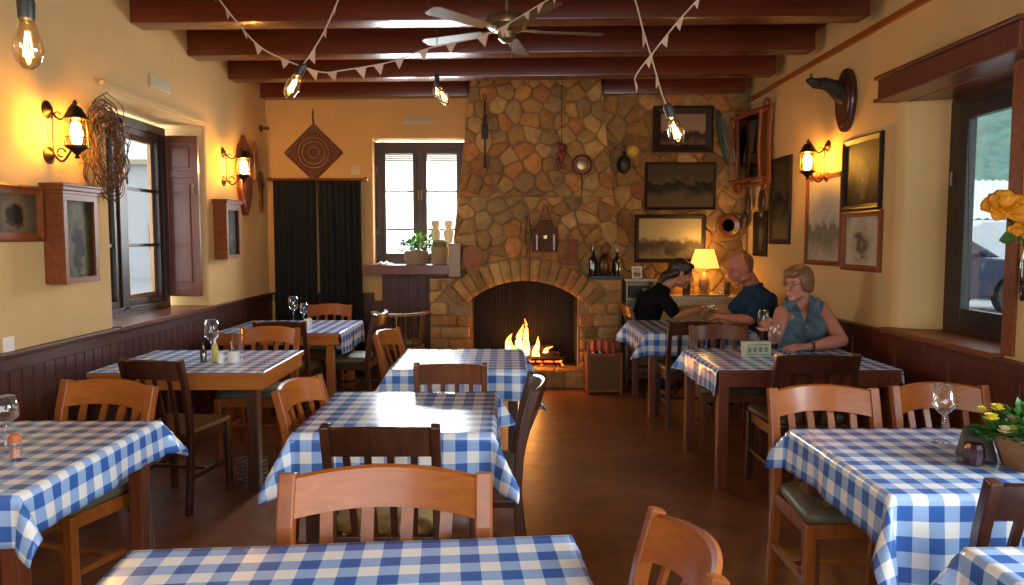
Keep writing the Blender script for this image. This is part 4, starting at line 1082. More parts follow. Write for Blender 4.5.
# carved plaque with shield behind the second lantern
t = thing('carved_shield', 'carved brown wooden double shield hanging behind the farther left lantern', 'plaque', on_wall('left', 7.5, 2.15), WALLROT['left'])
def outline(fn, n=28): return [fn(2 * PI * i / n) for i in range(n)]
MB().prism([(x, z) for x, z in outline(lambda a: (.16 * math.cos(a), .18 + .20 * math.sin(a) + (.06 if abs(a - PI / 2) < .2 else 0)))], .002, .05).build('upper_shield', 'redbrown', t, bev=.01)
MB().prism([(-.15, .05), (.15, .05), (.16, -.10), (.10, -.25), (0, -.37), (-.10, -.25), (-.16, -.10)], .002, .06).build('lower_shield', 'redbrown', t, bev=.012)
MB().prism([(-.20, .0), (-.12, .0), (-.10, .25), (-.16, .40), (-.24, .22)], .06, .10).build('side_spike', 'brown', t, bev=.01)
MB().ell((0, .07, .18), (.07, .04, .09)).build('boss', 'bronze', t, smooth=True)
t = thing('carved_drop', 'small dark carved wooden hanging near the back left corner', 'plaque', on_wall('left', 8.02, 2.05), WALLROT['left'])
MB().prism([(-.05, .22), (.05, .22), (.06, .10), (.03, -.02), (.05, -.1), (0, -.22), (-.05, -.1), (-.03, -.02), (-.06, .10)], .002, .035).build('board', 'brown', t, bev=.006)
MB().lathe([(0, 0), (.03, .005), (.025, .02), (0, .025)], 12, T(0, .035, .08) @ Matrix.Rotation(-PI / 2, 4, 'X')).build('boss', 'bronze', t, smooth=True)
MB().box(-.01, .01, .002, .012, .22, .28).build('strap', 'brown', t)
tag(MB().lathe([(0, 0), (.035, 0), (.04, .015), (.012, .03), (.02, .09), (0, .1)], 12, Matrix.Rotation(-PI / 2, 4, 'X')).build('wooden_peg', 'brown', None, on_wall('left', 8.1, 2.74), WALLROT['left'], smooth=True), 'small brown peg high on the left wall by the corner', 'peg')

# twig wreath
t = thing('twig_wreath', 'loose round wreath of thin dry twigs hanging beside the left window', 'wreath', on_wall('left', 4.84, 2.12, .01), WALLROT['left'])
rnd = random.Random(12)
def loop(r0, wob, yo, n=48, tilt=0):
    ph = [rnd.uniform(0, 6.3) for _ in range(4)]; cx, cz = rnd.uniform(-.03, .03), rnd.uniform(-.03, .03)
    return [(cx + (r0 + wob * math.sin(3 * a + ph[0]) + wob * .6 * math.sin(7 * a + ph[1])) * math.cos(a) * .66, yo + .02 * math.sin(2 * a + ph[2]) + .015 * math.sin(9 * a + ph[3]), cz + (r0 + wob * math.sin(4 * a + ph[3])) * math.sin(a)) for a in [2 * PI * i / n for i in range(n)]]
b = MB()
for k in range(26): b.tube(loop(rnd.uniform(.17, .33), rnd.uniform(.008, .03), .06 + rnd.uniform(-.015, .05)), .0032, 5, closed=True)
b.build('twigs', 'vine', t, smooth='all')
b = MB()
for k in range(40):
    a = rnd.uniform(0, 2 * PI); r = rnd.uniform(.22, .33); p = Vector((r * math.cos(a) * .66, rnd.uniform(.03, .07), r * math.sin(a))); d = Vector((rnd.gauss(0, 1), rnd.gauss(0, .5), rnd.gauss(0, 1))).normalized()
    b.tube([p, p + d * .04 + Vector((0, 0, .01)), p + d * .08], .0022, 4)
s_ = b.build('side_twigs', 'vine', t); s_['kind'] = 'stuff'

# vents, switch, sensor
def vent(label, loc, rz, w=.34, h=.09):
    t = thing('wall_vent', label, 'vent', loc, rz, 'small wall vents')
    MB().box(-w / 2, w / 2, 0, .012, -h / 2, h / 2, bev=.003).build('plate', 'cream_paint', t)
    b = MB()
    for k in range(5): b.box(-w / 2 + .015, w / 2 - .015, .012, .018, -h / 2 + .012 + k * .015, -h / 2 + .019 + k * .015)
    b.build('louvre', 'cream_paint', t)
vent('flat vent high on the left wall above the window', on_wall('left', 5.79, 2.73), WALLROT['left'])
vent('flat vent on the back wall above the window', on_wall('back', -.98, 2.83), PI, .33, .04)
t = thing('light_switch', 'white light switch plate between curtain and back window', 'switch', on_wall('back', -1.68, 2.31), PI)
MB().box(-.05, .05, 0, .01, -.05, .05, bev=.003).build('plate', 'cream_paint', t); MB().box(-.02, .02, .01, .016, -.03, .03).build('rocker', 'cream_paint', t)
t = thing('power_socket', 'white socket low on the left wall under the brown-framed picture', 'socket', on_wall('left', 3.93, .99), WALLROT['left'])
MB().box(-.04, .04, 0, .01, -.04, .04, bev=.003).build('plate', 'white_ceramic', t); MB().lathe([(.0, 0.011), (.018, .011), (.02, .015), (.017, .015), (.016, .0115)], 14, Matrix.Rotation(-PI / 2, 4, 'X')).build('outlet', 'white_ceramic', t)
tag(MB().lathe([(0, 0), (.03, 0), (.03, .03), (0, .04)], 12, Matrix.Rotation(-PI / 2, 4, 'X')).build('wall_hook', 'cream_paint', None, on_wall('back', -1.06, 3.12), PI), 'small pale fitting high on the back wall above the window', 'hook')

# ---------------------------------------------------------------- curtain and woven diamond
t = thing('curtain', 'black floor-length curtain hanging from a wooden rod on the back wall', 'curtain', (-2.09, 8.2, 0))
b = MB(); n = 120; vs = []; rows = [.06, .7, 1.4, 2.0, 2.19]
for k, half in enumerate(((-2.57, -2.095), (-2.085, -1.60))):
    b = MB(); vs = []; n = 70
    for j, z in enumerate(rows):
        for i in range(n + 1):
            q = i / n; x = lerp(half[0], half[1], q); am = .022 if z < 2.1 else .012
            y = 8.20 + am * math.sin(q * 2 * PI * 7.5 + k * 2 + z * .15) + .008 * math.sin(q * 31 + z)
            if k == 0: x += -.008 * math.sin(PI * z / 2.2) * q
            else: x += .010 * math.sin(PI * z / 2.2) * (1 - q)
            vs.append((x, y, z))
    b.add(vs, [(j * (n + 1) + i, j * (n + 1) + i + 1, (j + 1) * (n + 1) + i + 1, (j + 1) * (n + 1) + i) for j in range(len(rows) - 1) for i in range(n)])
    b.build('curtain_panel', plain('black_green_cloth', (.006, .0085, .0075), .9, var=.3), t, world=True, smooth='all', solid=.004)
t = thing('curtain_rod', 'brown wooden rod carrying the black curtain', 'curtain rod', (-2.09, 8.2, 2.2))
b = MB().tube([(-2.62, 8.2, 2.205), (-1.53, 8.2, 2.205)], .012); b.build('rod', 'brown', t, world=True)
for x in (-2.60, -1.55):
    MB().ell((x, 8.2, 2.205), (.028, .022, .022)).build('finial', 'brown', t, world=True, smooth=True)
    MB().box(x - .01, x + .01, 8.2, 8.3, 2.185, 2.2).build('bracket', 'brown', t, world=True)
t = thing('woven_diamond', 'brown woven diamond wall hanging with spiral centre above the curtain', 'wall hanging', on_wall('back', -2.135, 2.50), PI)
D = .315; q = [(-D, 0), (0, -D * .97), (D, 0), (0, D * .97)]
b = MB()
for i in range(4): p, s2 = q[i], q[(i + 1) % 4]; b.tube([(p[0], .03, p[1]), (s2[0], .03, s2[1])], .011, 8)
b.build('stick_frame', 'brown', t)
b = MB(); vs = []; M['weave'] = plain('dark_yarn', (.13, .05, .025), .9, var=.4, scale=60, bmp=.5); M['weave2'] = plain('pale_yarn', (.36, .22, .13), .9, var=.3)
MB().prism([(-D * .93, 0), (0, -D * .9), (D * .93, 0), (0, D * .9)], .012, .026).build('weave', 'weave', t)
b = MB()
for k in range(9): r = .03 + k * .021; b.tube([(r * math.cos(a), .028, r * math.sin(a)) for a in [2 * PI * i / 32 for i in range(32)]], .0045 if k % 2 else .007, 6, closed=True)
b.build('ring_yarn', 'weave', t)
b = MB()
for k in (1, 4, 6): r = .04 + k * .021; b.tube([(r * math.cos(a), .03, r * math.sin(a)) for a in [2 * PI * i / 32 for i in range(32)]], .004, 6, closed=True)
b.build('pale_ring_yarn', 'weave2', t)
MB().tube([(0, .02, D * .95), (0.004, .015, D + .06), (.006, .012, D + .11), (.002, .012, D + .17), (0, .01, D + .11)], .010, 8).build('strap', 'brown', t)
t = None

# ---------------------------------------------------------------- things on the chimney
def ch(u, z, off=.05): return (u, 7.90 - off + .03, z)
def cth(name, label, cat, u, z, off=.0): return thing(name, label, cat, (u, 7.895 - off, z), PI)
t = cth('iron_hook', 'long thin black iron roasting spit hanging on the upper left of the chimney', 'spit', -.232, 2.62)
b = MB().tube([(0, .015, .38), (0, .015, -.32)], .009, 8); b.tube([(0, .015, .38), (.02, .015, .42), (0, .015, .45), (-.02, .015, .42), (0, .015, .38)], .005, 6); b.build('rod', 'black_iron', t)
b = MB().box(-.035, .035, .005, .03, -.02, .14, bev=.008); b.box(-.02, .02, .008, .028, .14, .22, bev=.006); b.build('ratchet', 'black_iron', t)
MB().prism([(-.02, -.32), (.02, -.32), (.012, -.20), (-.012, -.20)], .008, .02).build('tip', 'black_iron', t)
t = cth('rope_bundle', 'reddish bundle tied on a long cord, hanging right of centre on the chimney', 'bundle', .578, 2.40)
MB().tube([(0, .02, .80), (.004, .02, .45), (0, .02, .16)], .007, 6).build('cord', 'vine', t)
b = MB(); rnd = random.Random(3)
for k in range(26): a = rnd.uniform(0, 6.28); r = rnd.uniform(.0, .045); b.ell((r * math.cos(a), .035 + .02 * math.sin(a), rnd.uniform(-.10, .14)), (.022, .018, .035), 7, k=5)
b_ = b.build('dried_pods', plain('dried_red', (.20, .035, .018), .6, var=.5), t, smooth='all'); b_['kind'] = 'stuff'
t = cth('copper_pan', 'round dark copper pan with long handle hanging on the chimney', 'pan', .79, 2.33)
mm = Matrix.Rotation(-PI / 2, 4, 'X')
MB().lathe([(0, .012), (.09, .014), (.105, .055), (.112, .055), (.10, .004), (0, .0)], 24, mm).build('pan_body', 'copper', t, smooth=True)
MB().tube([(0, .02, -.10), (0, .03, -.20), (0, .02, -.42)], [.009, .007, .006], 8).build('pan_handle', 'bronze', t)
MB().lathe([(0, .015), (.04, .016), (.05, .022), (0, .03)], 18, mm).build('medallion', 'brass', t, smooth=True)
t = cth('leather_satchel', 'dark brown triangular strapped leather satchel on the chimney above the arch', 'satchel', .405, 1.55)
b = MB().box(-.135, .135, .0, .075, -.13, .07, bev=.015); M['leather'] = plain('brown_leather', (.10, .035, .015), .7, var=.3, spec=.25, bmp=.3); b.build('pouch', 'leather', t)
b = MB().prism([(-.14, .0), (.14, .0), (.13, .10), (.04, .2), (-.04, .2), (-.13, .10)], .01, .085); b.build('flap', 'leather', t, bev=.012)
b = MB(); b.tube([(-.12, .03, .07), (-.05, .03, .22), (-.008, .03, .36)], .009, 6); b.tube([(.12, .03, .07), (.05, .03, .22), (.008, .03, .36)], .009, 6); b.build('strap', 'brown', t)
MB().box(-.02, .02, .085, .092, .0, .04, bev=.004).build('buckle', 'brass', t)
for s in (-.09, .09): MB().box(s - .012, s + .012, .075, .09, -.12, .05, bev=.003).build('belt', 'brown', t)
t = cth('fire_tongs', 'pair of thin iron tongs hanging left of the leather satchel', 'tongs', .225, 1.55)
b = MB()
for s in (-1, 1): b.tube([(s * .008, .02, .24), (s * .03, .02, .05), (s * .012, .02, -.13), (s * .028, .02, -.27)], .006, 6)
b.build('prongs', 'black_iron', t); MB().ell((0, .02, .06), .012).build('rivet', 'black_iron', t)
tag(MB().box(-.055, .055, .0, .05, -.14, .14, bev=.01).build('brick_plaque', plain('red_brick', (.20, .06, .03), .85, var=.3, bmp=.4), None, (.70, 7.875, 1.41), PI), 'upright reddish block hung on the chimney right of the satchel', 'block')
# ledge bottles and jug (right)
def bottle(label, x, y, z, h, r, mat, group='bottles on the chimney ledge'):
    t = thing('bottle', label, 'bottle', (x, y, z), 0, group)
    MB().lathe([(0, 0), (r * .95, 0), (r, .02), (r, h * .5), (r * .8, h * .62), (r * .35, h * .74), (r * .32, h * .95), (r * .4, h * .955), (r * .4, h)], 16).build('body', mat, t, smooth=True)
    MB().lathe([(0, h), (r * .3, h), (r * .32, h + .03), (0, h + .032)], 10).build('cork', 'seat_wood', t)
bottle('dark bottle at the left of the chimney ledge', .91, 7.82, 1.166, .30, .045, 'greenglass')
bottle('dark bottle at the right end of the chimney ledge', 1.165, 7.83, 1.166, .28, .042, 'greenglass')
t = thing('metal_jug', 'broad dark metal jug with raised handles between the two ledge bottles', 'jug', (1.04, 7.82, 1.166))
MB().lathe([(0, 0), (.055, 0), (.075, .05), (.078, .12), (.055, .19), (.035, .22), (.04, .235), (.03, .235), (.0, .21)], 18).build('body', 'bronze', t, smooth=True)
for s in (-1, 1): MB().tube([(s * .035, 0, .22), (s * .05, 0, .29), (s * .01, 0, .35), (s * .02, 0, .24)], .007, 6).build('handle', 'bronze', t)
# left ledge
t = thing('wooden_block', 'tall upright brown wooden post on the left shoulder of the fireplace', 'post', (-.55, 7.82, 1.15))
MB().box(-.062, .062, -.05, .05, 0, .35, bev=.008).build('post', 'seat_wood', t); MB().box(-.066, .066, -.054, .054, .33, .352, bev=.004).build('cap', 'brown', t)
tag(MB().prism([(-.02, 0), (.03, 0), (.09, .10), (.115, .22), (.09, .31), (0, .335), (-.09, .31), (-.11, .22), (-.09, .12)], -.02, .02).build('clay_shield', 'terracotta', None, (-.37, 7.84, 1.15), .15, bev=.008), 'heart-shaped terracotta slab leaning beside the wooden post', 'clay slab')
# window sill
def pot(x, y, z, r, h, mat, label, name='wicker_pot'):
    t = thing(name, label, 'plant pot', (x, y, z), 0)
    MB().lathe([(0, 0), (r * .82, 0), (r * .95, h * .4), (r, h), (r * .92, h), (r * .8, h * .2), (0, h * .2)], 18).build('pot', mat, t, smooth=True)
    return t
M['wicker_pale'] = wicker('pale_wicker', (.38, .27, .15), (.62, .48, .30), 45)
t = pot(-1.0, 8.17, 1.272, .135, .145, 'wicker_pale', 'round pale wicker pot with a leafy green plant on the back window sill')
rnd = random.Random(31); b = MB(); leafs(b, (.05, 0, .14), (.13, .10, .20), 90, .06, rnd); f_ = b.build('foliage', 'leaf_light', t, smooth='all'); f_['kind'] = 'stuff'
b = MB(); leafs(b, (-.07, 0, .14), (.11, .10, .13), 60, .05, rnd); f_ = b.build('dark_foliage', 'leaf', t, smooth='all'); f_['kind'] = 'stuff'
t = pot(-.745, 8.17, 1.272, .095, .19, 'wicker_pale', 'taller wicker pot beside the leafy plant on the back sill')
MB().lathe([(0, .16), (.075, .16), (.08, .24), (.05, .27), (0, .27)], 12).build('moss', plain('grey_moss', (.16, .15, .08), .95, bmp=.5), t, smooth=True)
M['plaster_white'] = plain('plaster_white', (.66, .55, .42), .8, var=.06)
for x, lab in ((-.80, 'pale carved bust-shaped vase on the back sill, left one'), (-.66, 'pale carved bust-shaped vase on the back sill, right one beside the chimney')):
    t = thing('bust_vase', lab, 'vase', (x, 8.36, 1.275), 0, 'pale vases on the back sill')
    MB().lathe([(0, 0), (.05, 0), (.055, .03), (.035, .08), (.05, .2)], 14).build('pedestal', 'plaster_white', t, smooth=True)
    MB().lathe([(.05, .2), (.034, .22), (.050, .28), (.062, .33), (.055, .37), (.035, .40), (.048, .43), (.052, .46), (.04, .48), (0, .485)], 14).build('vase', 'plaster_white', t, smooth=True)
t = thing('crumpled_cloth', 'crumpled white cloth lying at the left end of the back sill', 'cloth', (-1.36, 8.2, 1.272))
b = MB(); vs = []
for j in range(9):
    for i in range(17): vs.append((-.10 + i * .0125, -.06 + j * .015, .004 + .018 * (1 + math.sin(i * 1.1 + j * .7)) * math.sin(PI * i / 16) * math.sin(PI * j / 8)))
b.add(vs, [(j * 17 + i, j * 17 + i + 1, (j + 1) * 17 + i + 1, (j + 1) * 17 + i) for j in range(8) for i in range(16)]); b.build('fold', 'white_ceramic', t, smooth='all', solid=.003)

# ---------------------------------------------------------------- stone wall small things
t = thing('octagonal_mirror', 'small round mirror in a thick octagonal wooden frame on the stone wall corner', 'mirror', on_wall('stone', 2.44, 1.70), PI)
ol = [(.135 * math.cos(PI / 8 + k * PI / 4), .135 * math.sin(PI / 8 + k * PI / 4)) for k in range(8)]
b = MB(); n = 24; vs = []
for i in range(n):
    a = 2 * PI * i / n; kk = (a - PI / 8) % (PI / 4) - PI / 8; ro_ = .145 * math.cos(PI / 8) / math.cos(kk)
    for (r, y) in ((ro_, 0), (ro_, .03), (ro_ * .85, .04), (.07, .03), (.068, .01)): vs.append((r * math.cos(a), y, r * math.sin(a)))
b.add(vs, [(i * 5 + q, i * 5 + q + 1, ((i + 1) % n) * 5 + q + 1, ((i + 1) % n) * 5 + q) for i in range(n) for q in range(4)]); b.build('frame', 'brown', t)
MB().lathe([(0, .012), (.072, .012)], 24, Matrix.Rotation(-PI / 2, 4, 'X')).build('mirror_glass', plain('mirror', (.16, .13, .09), .15, metal=.6, var=.02), t)
t = thing('cork_ball', 'yellow ball hanging on the stone wall, touching the dark flask', 'ball', on_wall('stone', 1.36, 2.50), PI)
MB().ell((0, .075, 0), .07, 16, k=10).build('ball', plain('yellow_felt', (.62, .42, .06), .9), t, smooth='all'); MB().tube([(0, .07, .06), (0, .01, .12)], .004, 6).build('loop', 'string', t)
t = thing('leather_flask', 'black leather flask on the stone wall beside the yellow ball', 'flask', on_wall('stone', 1.275, 2.36), PI)
MB().ell((0, .06, 0), (.075, .045, .10), 14, k=10).build('body', 'black', t, smooth='all'); MB().lathe([(.022, .08), (.018, .13), (.024, .14), (0, .145)], 10, T(0, .06, 0)).build('neck', 'black', t)
t = thing('umbrella_bundle', 'furled dark green umbrella leaning on the wall right of the top picture', 'umbrella', on_wall('stone', 2.36, 2.65, .05), PI)
MB().lathe([(.012, -.33), (.05, -.2), (.06, .0), (.045, .20), (.02, .30), (0, .31)], 10, Matrix.Rotation(R(14), 4, 'Y')).build('folds', plain('dark_green_cloth', (.03, .05, .04), .8), t, smooth=True)
b = MB()
for k in range(5): b.tube([(.03 - k * .018 - .07, .055, -.26), (.05 - k * .018, .06, .22)], .004, 5)
b.build('ribs', 'steel', t)

# ---------------------------------------------------------------- right wall: curled rack mirror, brushes, trophy
t = thing('curled_mirror_rack', 'tall red-brown bentwood mirror with curled corners on the right wall near the corner', 'mirror', (2.585, 7.80, 2.50), PI / 2 + R(10))
w_, h_ = .36, .34
for k, (y, sc) in enumerate(((.02, 1.0), (.11, .88))):
    b = MB(); a, c = w_ * sc, h_ * (1.12 if k == 0 else .98)
    pts = [(-a, y, -c), (-a * .92, y, 0), (-a, y, c), (a, y, c), (a * .92, y, 0), (a, y, -c)]
    for i in range(6): p, q2 = Vector(pts[i]), Vector(pts[(i + 1) % 6]); b.tube([p, p.lerp(q2, .5), q2], .017, 8)
    b.build('bentwood_frame', 'frame_red', t, smooth=True)
for sx in (-1, 1):
    for sz in (-1, 1):
        MB().tube([(sx * w_ * .92, .02, sz * h_ * 1.05), (sx * w_ * .88, .11, sz * h_ * .95)], .016, 8).build('spacer', 'frame_red', t)
        cx, cz = sx * w_ * .92, sz * h_ * 1.12; pts = []
        for i in range(15):
            q = i / 14; r = .075 * (1 - q * .6); a = PI * 1.5 * q
            pts.append((cx - sx * (.06 - r * math.cos(a)) + 0, .03, cz + sz * (r * math.sin(a) + .01)))
        MB().tube(pts, .015, 8).build('curl', 'frame_red', t, smooth=True)
MB().box(-w_ * .55, w_ * .8, .008, .014, -h_ * .98, h_ * .98).build('mirror_glass', plain('old_mirror', (.28, .22, .15), .12, metal=1, var=.1), t)
MB().box(-w_ * .95, -w_ * .55, .008, .05, -h_ * .98, h_ * .98, bev=.004).build('side_panel', 'brown', t)
def brush(label, x, y, z, r, h):
    t = thing('hanging_brush', label, 'brush', (x, y, z), PI / 2, 'brushes below the bentwood mirror')
    MB().ell((0, .04, -h * .5), (r, .03, h * .5), 14, k=10).build('head', 'dark', t, smooth='all')
    MB().tube([(0, .03, -.01), (0, .03, .14)], .012, 8).build('handle', 'dark', t)
brush('smaller dark oval brush hanging under the bentwood mirror, nearer the corner', 2.64, 8.02, 2.05, .06, .22)
brush('larger dark oval brush hanging under the bentwood mirror, nearer the camera', 2.64, 7.58, 2.07, .085, .30)
brush('dark pointed brush hanging lowest beside the corner', 2.64, 8.12, 1.86, .055, .20)
t = thing('hoof_trophy', 'oval dark wooden plaque with a mounted hoof trophy above the right lantern', 'trophy', on_wall('right', 5.86, 2.63), WALLROT['right'] + R(0))
MB().prism(outline(lambda a: (.155 * math.cos(a) * (1 - .12 * (math.sin(a) < 0) * abs(math.sin(a))), .245 * math.sin(a)), 36), .0, .045).build('plaque', 'dark', t, bev=.014)
MB().prism(outline(lambda a: (.12 * math.cos(a), .205 * math.sin(a)), 36), .04, .058).build('raised_plaque', 'dark', t, bev=.01)
M['fur'] = plain('dark_fur', (.022, .013, .009), .8, var=.4, scale=40, bmp=.5)
b = MB(); b.chain([(0, .04, .04), (0, .12, .10), (.0, .19, .13), (0, .26, .13)], [.075, .06, .048, .042]); b.build('limb', 'fur', t, remesh=.008)
b = MB(); b.cap((-.018, .26, .13), (-.022, .31, .155), .032, .020); b.cap((.018, .26, .13), (.022, .31, .155), .032, .020); b.build('hoof', 'black', t, smooth=True)
MB().tube([(0, .29, .16), (0, .30, .205)], .010, 6).build('tip', 'frame_red', t)

# ---------------------------------------------------------------- sideboard, lamp, wicker crate
t = thing('sideboard', 'cream-painted stepped sideboard behind the couple', 'sideboard', (1.9, 8.0, 0))
b = MB().box(1.27, 1.29, 7.86, 8.16, 0, 1.10); b.box(1.56, 1.58, 7.86, 8.16, 0, 1.10); b.box(1.29, 1.56, 8.14, 8.16, 0, 1.10)
for z in (.06, .45, .90): b.box(1.29, 1.56, 7.87, 8.14, z, z + .02)
b.build('tall_section', 'cream_paint', t, world=True, bev=.003)
MB().box(1.25, 1.60, 7.84, 8.17, 1.10, 1.125, bev=.004).build('upper_top', 'cream_paint', t, world=True)
b = MB().box(1.58, 2.50, 7.90, 8.16, .06, .91); b.build('low_section', 'cream_paint', t, world=True, bev=.003)
MB().box(1.582, 2.54, 7.84, 8.17, .91, .937, bev=.004).build('lower_top', 'cream_paint', t, world=True)
for x0 in (1.60, 2.06):
    d_ = MB().box(x0, x0 + .42, 7.885, 7.898, .10, .88, bev=.003).build('door', 'cream_paint', t, world=True)
    MB().ell((x0 + (.37 if x0 < 2 else .05), 7.875, .5), .014).build('knob', 'brass', d_, world=True)
t = thing('radio', 'small black box on the shelf of the cream sideboard', 'radio', (1.425, 7.96, .921))
MB().box(-.115, .115, -.07, .07, 0, .12, bev=.006).build('case', 'black', t); MB().box(-.10, .02, -.0725, -.07, .02, .10).build('grille', 'black_iron', t); MB().box(.03, .10, -.073, -.07, .05, .10).build('dial', 'steel', t)
t = thing('photo_frame', 'small white-framed photo standing on top of the cream sideboard', 'photo frame', (1.40, 7.95, 1.126), R(-10)); t.rotation_euler = (R(-8), 0, R(8))
b = MB(); bars(b, 'x', 0, -.055, .055, 0, .13, .014, .012); b.build('frame', 'white_ceramic', t); MB().box(-.045, .045, -.001, .003, .01, .12).build('print', G_['mono'], t)
MB().box(-.008, .008, .004, .05, 0.002, .01).build('stand', 'black', t)
tag(MB().lathe([(0, 0), (.04, 0), (.06, .05), (.05, .10), (.02, .12), (.025, .14), (0, .14)], 14).build('clay_jar', 'terracotta', None, (1.53, 7.98, 1.126), smooth=True), 'small clay jar beside the white-framed photo', 'jar')
L0 = (2.13, 7.98, .938)
t = thing('table_lamp', 'lit table lamp with pleated yellow shade between the couple', 'lamp', L0)
MB().lathe([(0, 0), (.06, 0), (.062, .012), (.035, .03), (.05, .08), (.062, .13), (.045, .19), (.02, .225), (.016, .25), (0, .25)], 18).build('base', 'seat_wood', t, smooth=True)
MB().tube([(0, 0, .25), (0, 0, .40)], .007).build('stem', 'brass', t)
def shade_mat():
    m, nt, b = nmat('pleated_shade'); setp(b, (.85, .6, .18), .8, emit=(1, .56, .10), estr=1.35)
    b.inputs['Transmission Weight'].default_value = 0
    return m
b = MB(); n = 72; vs = []
for i in range(n):
    a = 2 * PI * i / n; k = 1 + (.018 if i % 2 else -.018)
    for (r, z) in ((.155, .30), (.122, .415), (.095, .50)): vs.append((r * k * math.cos(a), r * k * math.sin(a), z))
b.add(vs, [(i * 3 + q, ((i + 1) % n) * 3 + q, ((i + 1) % n) * 3 + q + 1, i * 3 + q + 1) for i in range(n) for q in range(2)]); b.build('lamp_shade', shade_mat(), t, solid=.002)
MB().ell((0, 0, .38), (.03, .03, .04), 10).build('bulb', 'soft_glow', t, smooth=True)
light('table_lamp_up', 'POINT', (L0[0], L0[1], L0[2] + .52), 5, (1, .58, .18), size=.04)
light('table_lamp_down', 'POINT', (L0[0], L0[1], L0[2] + .27), 7, (1, .58, .18), size=.04)
M['vessel'] = plain('dark_vessel', (.06, .03, .015), .3)
for x, y, h, r, lab in ((1.93, 7.93, .15, .05, 'dark beaker left of the lamp base'), (2.30, 7.93, .09, .035, 'short tumbler right of the lamp base'), (2.38, 7.97, .15, .04, 'dark carafe right of the tumbler by the lamp')):
    t = thing('beaker', lab, 'beaker', (x, y, .938), 0, 'vessels round the table lamp')
    MB().lathe([(0, 0), (r * .8, 0), (r, h), (r * .93, h), (r * .72, .01), (0, .01)], 16).build('cup', 'vessel' if h > .1 else 'glass', t, smooth=True)
    b = MB(); b.tube([(r * .9, 0, h * .8), (r * 1.6, 0, h * .7), (r * 1.5, 0, h * .35), (r * .85, 0, h * .3)], .006, 6); b.build('handle', 'vessel', t)
t = thing('tray', 'low dark tray under the lamp on the sideboard', 'tray', (2.13, 7.87, .938)); 
MB().box(-.22, .22, -.035, .02, 0, .006, bev=.002).build('base', 'seat_wood', t)
b = MB(); b.box(-.22, .22, -.038, -.032, .0, .018); b.box(-.224, -.218, -.035, .02, 0, .018); b.box(.218, .224, -.035, .02, 0, .018); b.build('rim', 'seat_wood', t)
t = thing('wicker_crate', 'wood-framed brown wicker crate holding red-capped bottles beside the fireplace', 'crate', (.975, 7.44, 0)); CR = t
b = MB()
for sx in (-1, 1):
    for sy in (-1, 1): b.box(sx * .19 - .015, sx * .19 + .015, sy * .15 - .015, sy * .15 + .015, 0, .42 if sx > 0 else .50)
for z in (.02, .38):
    b.box(-.19, .19, -.165, -.14, z, z + .03); b.box(-.19, .19, .14, .165, z, z + .03); b.box(-.205, -.18, -.15, .15, z, z + .03); b.box(.18, .205, -.15, .15, z, z + .03)
b.build('wood_frame', 'orange_v', t, bev=.003)
for args in ((-.18, .18, -.155, -.145), (-.18, .18, .145, .155), (-.195, -.185, -.14, .14), (.185, .195, -.14, .14)): MB().box(*args, .03, .39).build('wicker_side', 'wicker_dark', t)
MB().box(-.18, .18, -.14, .14, .03, .04).build('bottom', 'wicker_dark', t)
CR.scale = (.87, .87, 1)
rc = plain('red_capsule', (.42, .03, .02), .4)
rnd = random.Random(6)
for k in range(8):
    x = .975 + (-.12 + (k % 4) * .08) * .87; y = 7.44 + (-.06 if k < 4 else .06) * .87; hh = .44 + rnd.uniform(0, .05)
    t = thing('wine_bottle', 'dark wine bottle with a red capsule standing in the wicker crate', 'bottle', (x, y, .041), 0, 'red-capped bottles in the wicker crate')
    MB().lathe([(0, 0), (.035, 0), (.036, hh * .6), (.015, hh * .75), (.014, hh)], 12).build('body', 'greenglass', t, smooth=True)
    MB().lathe([(.0165, hh * .78), (.0165, hh + .004), (0, hh + .005)], 10).build('capsule', rc, t, smooth=True)

# ---------------------------------------------------------------- ceiling fan, bulbs, garlands
fx, fy, fz = .0, 4.88, 2.885
t = thing('ceiling_fan', 'bronze five-bladed ceiling fan hanging on a rod from the beams', 'ceiling fan', (fx, fy, fz))
MB().lathe([(.012, .11), (.012, .41)], 10).build('rod', 'brass', t, smooth=True)
MB().lathe([(0, .36), (.06, .37), (.065, .41), (0, .42)], 16).build('canopy', 'brass', t, smooth=True)
MB().lathe([(0, -.01), (.06, -.01), (.11, .01), (.135, .03), (.14, .06), (.125, .09), (.07, .105), (0, .115)], 28).build('motor_housing', 'brass', t, smooth=True)
MB().lathe([(0, -.075), (.03, -.07), (.055, -.05), (.058, -.01), (.07, .0), (0, .0)], 20).build('switch_cup', 'brass', t, smooth=True)
blade_m = wood('fan_blade_wood', (.06, .032, .016), (.12, .07, .035), .3, axis=0, scale=.6)
for k in range(5):
    a = R(8 + 72 * k); m = Rz(a)
    b = MB(); b.box(.10, .20, -.02, .02, .005, .012, m); b.build('blade_iron', 'brass', t)
    b = MB(); mm2 = m @ T(0, 0, .004) @ Matrix.Rotation(R(9), 4, 'X')
    b.prismz([(.17, -.045), (.60, -.062), (.635, -.04), (.635, .04), (.60, .062), (.17, .045)], -.003, .004, mm2); b.build('blade', blade_m, t, bev=.002)
b = MB().tube([(.03, -.03, -.06), (.03, -.03, -.16)], .0015, 5).ell((.03, -.03, -.165), .006, 8); b.build('pull_chain', 'brass', t)

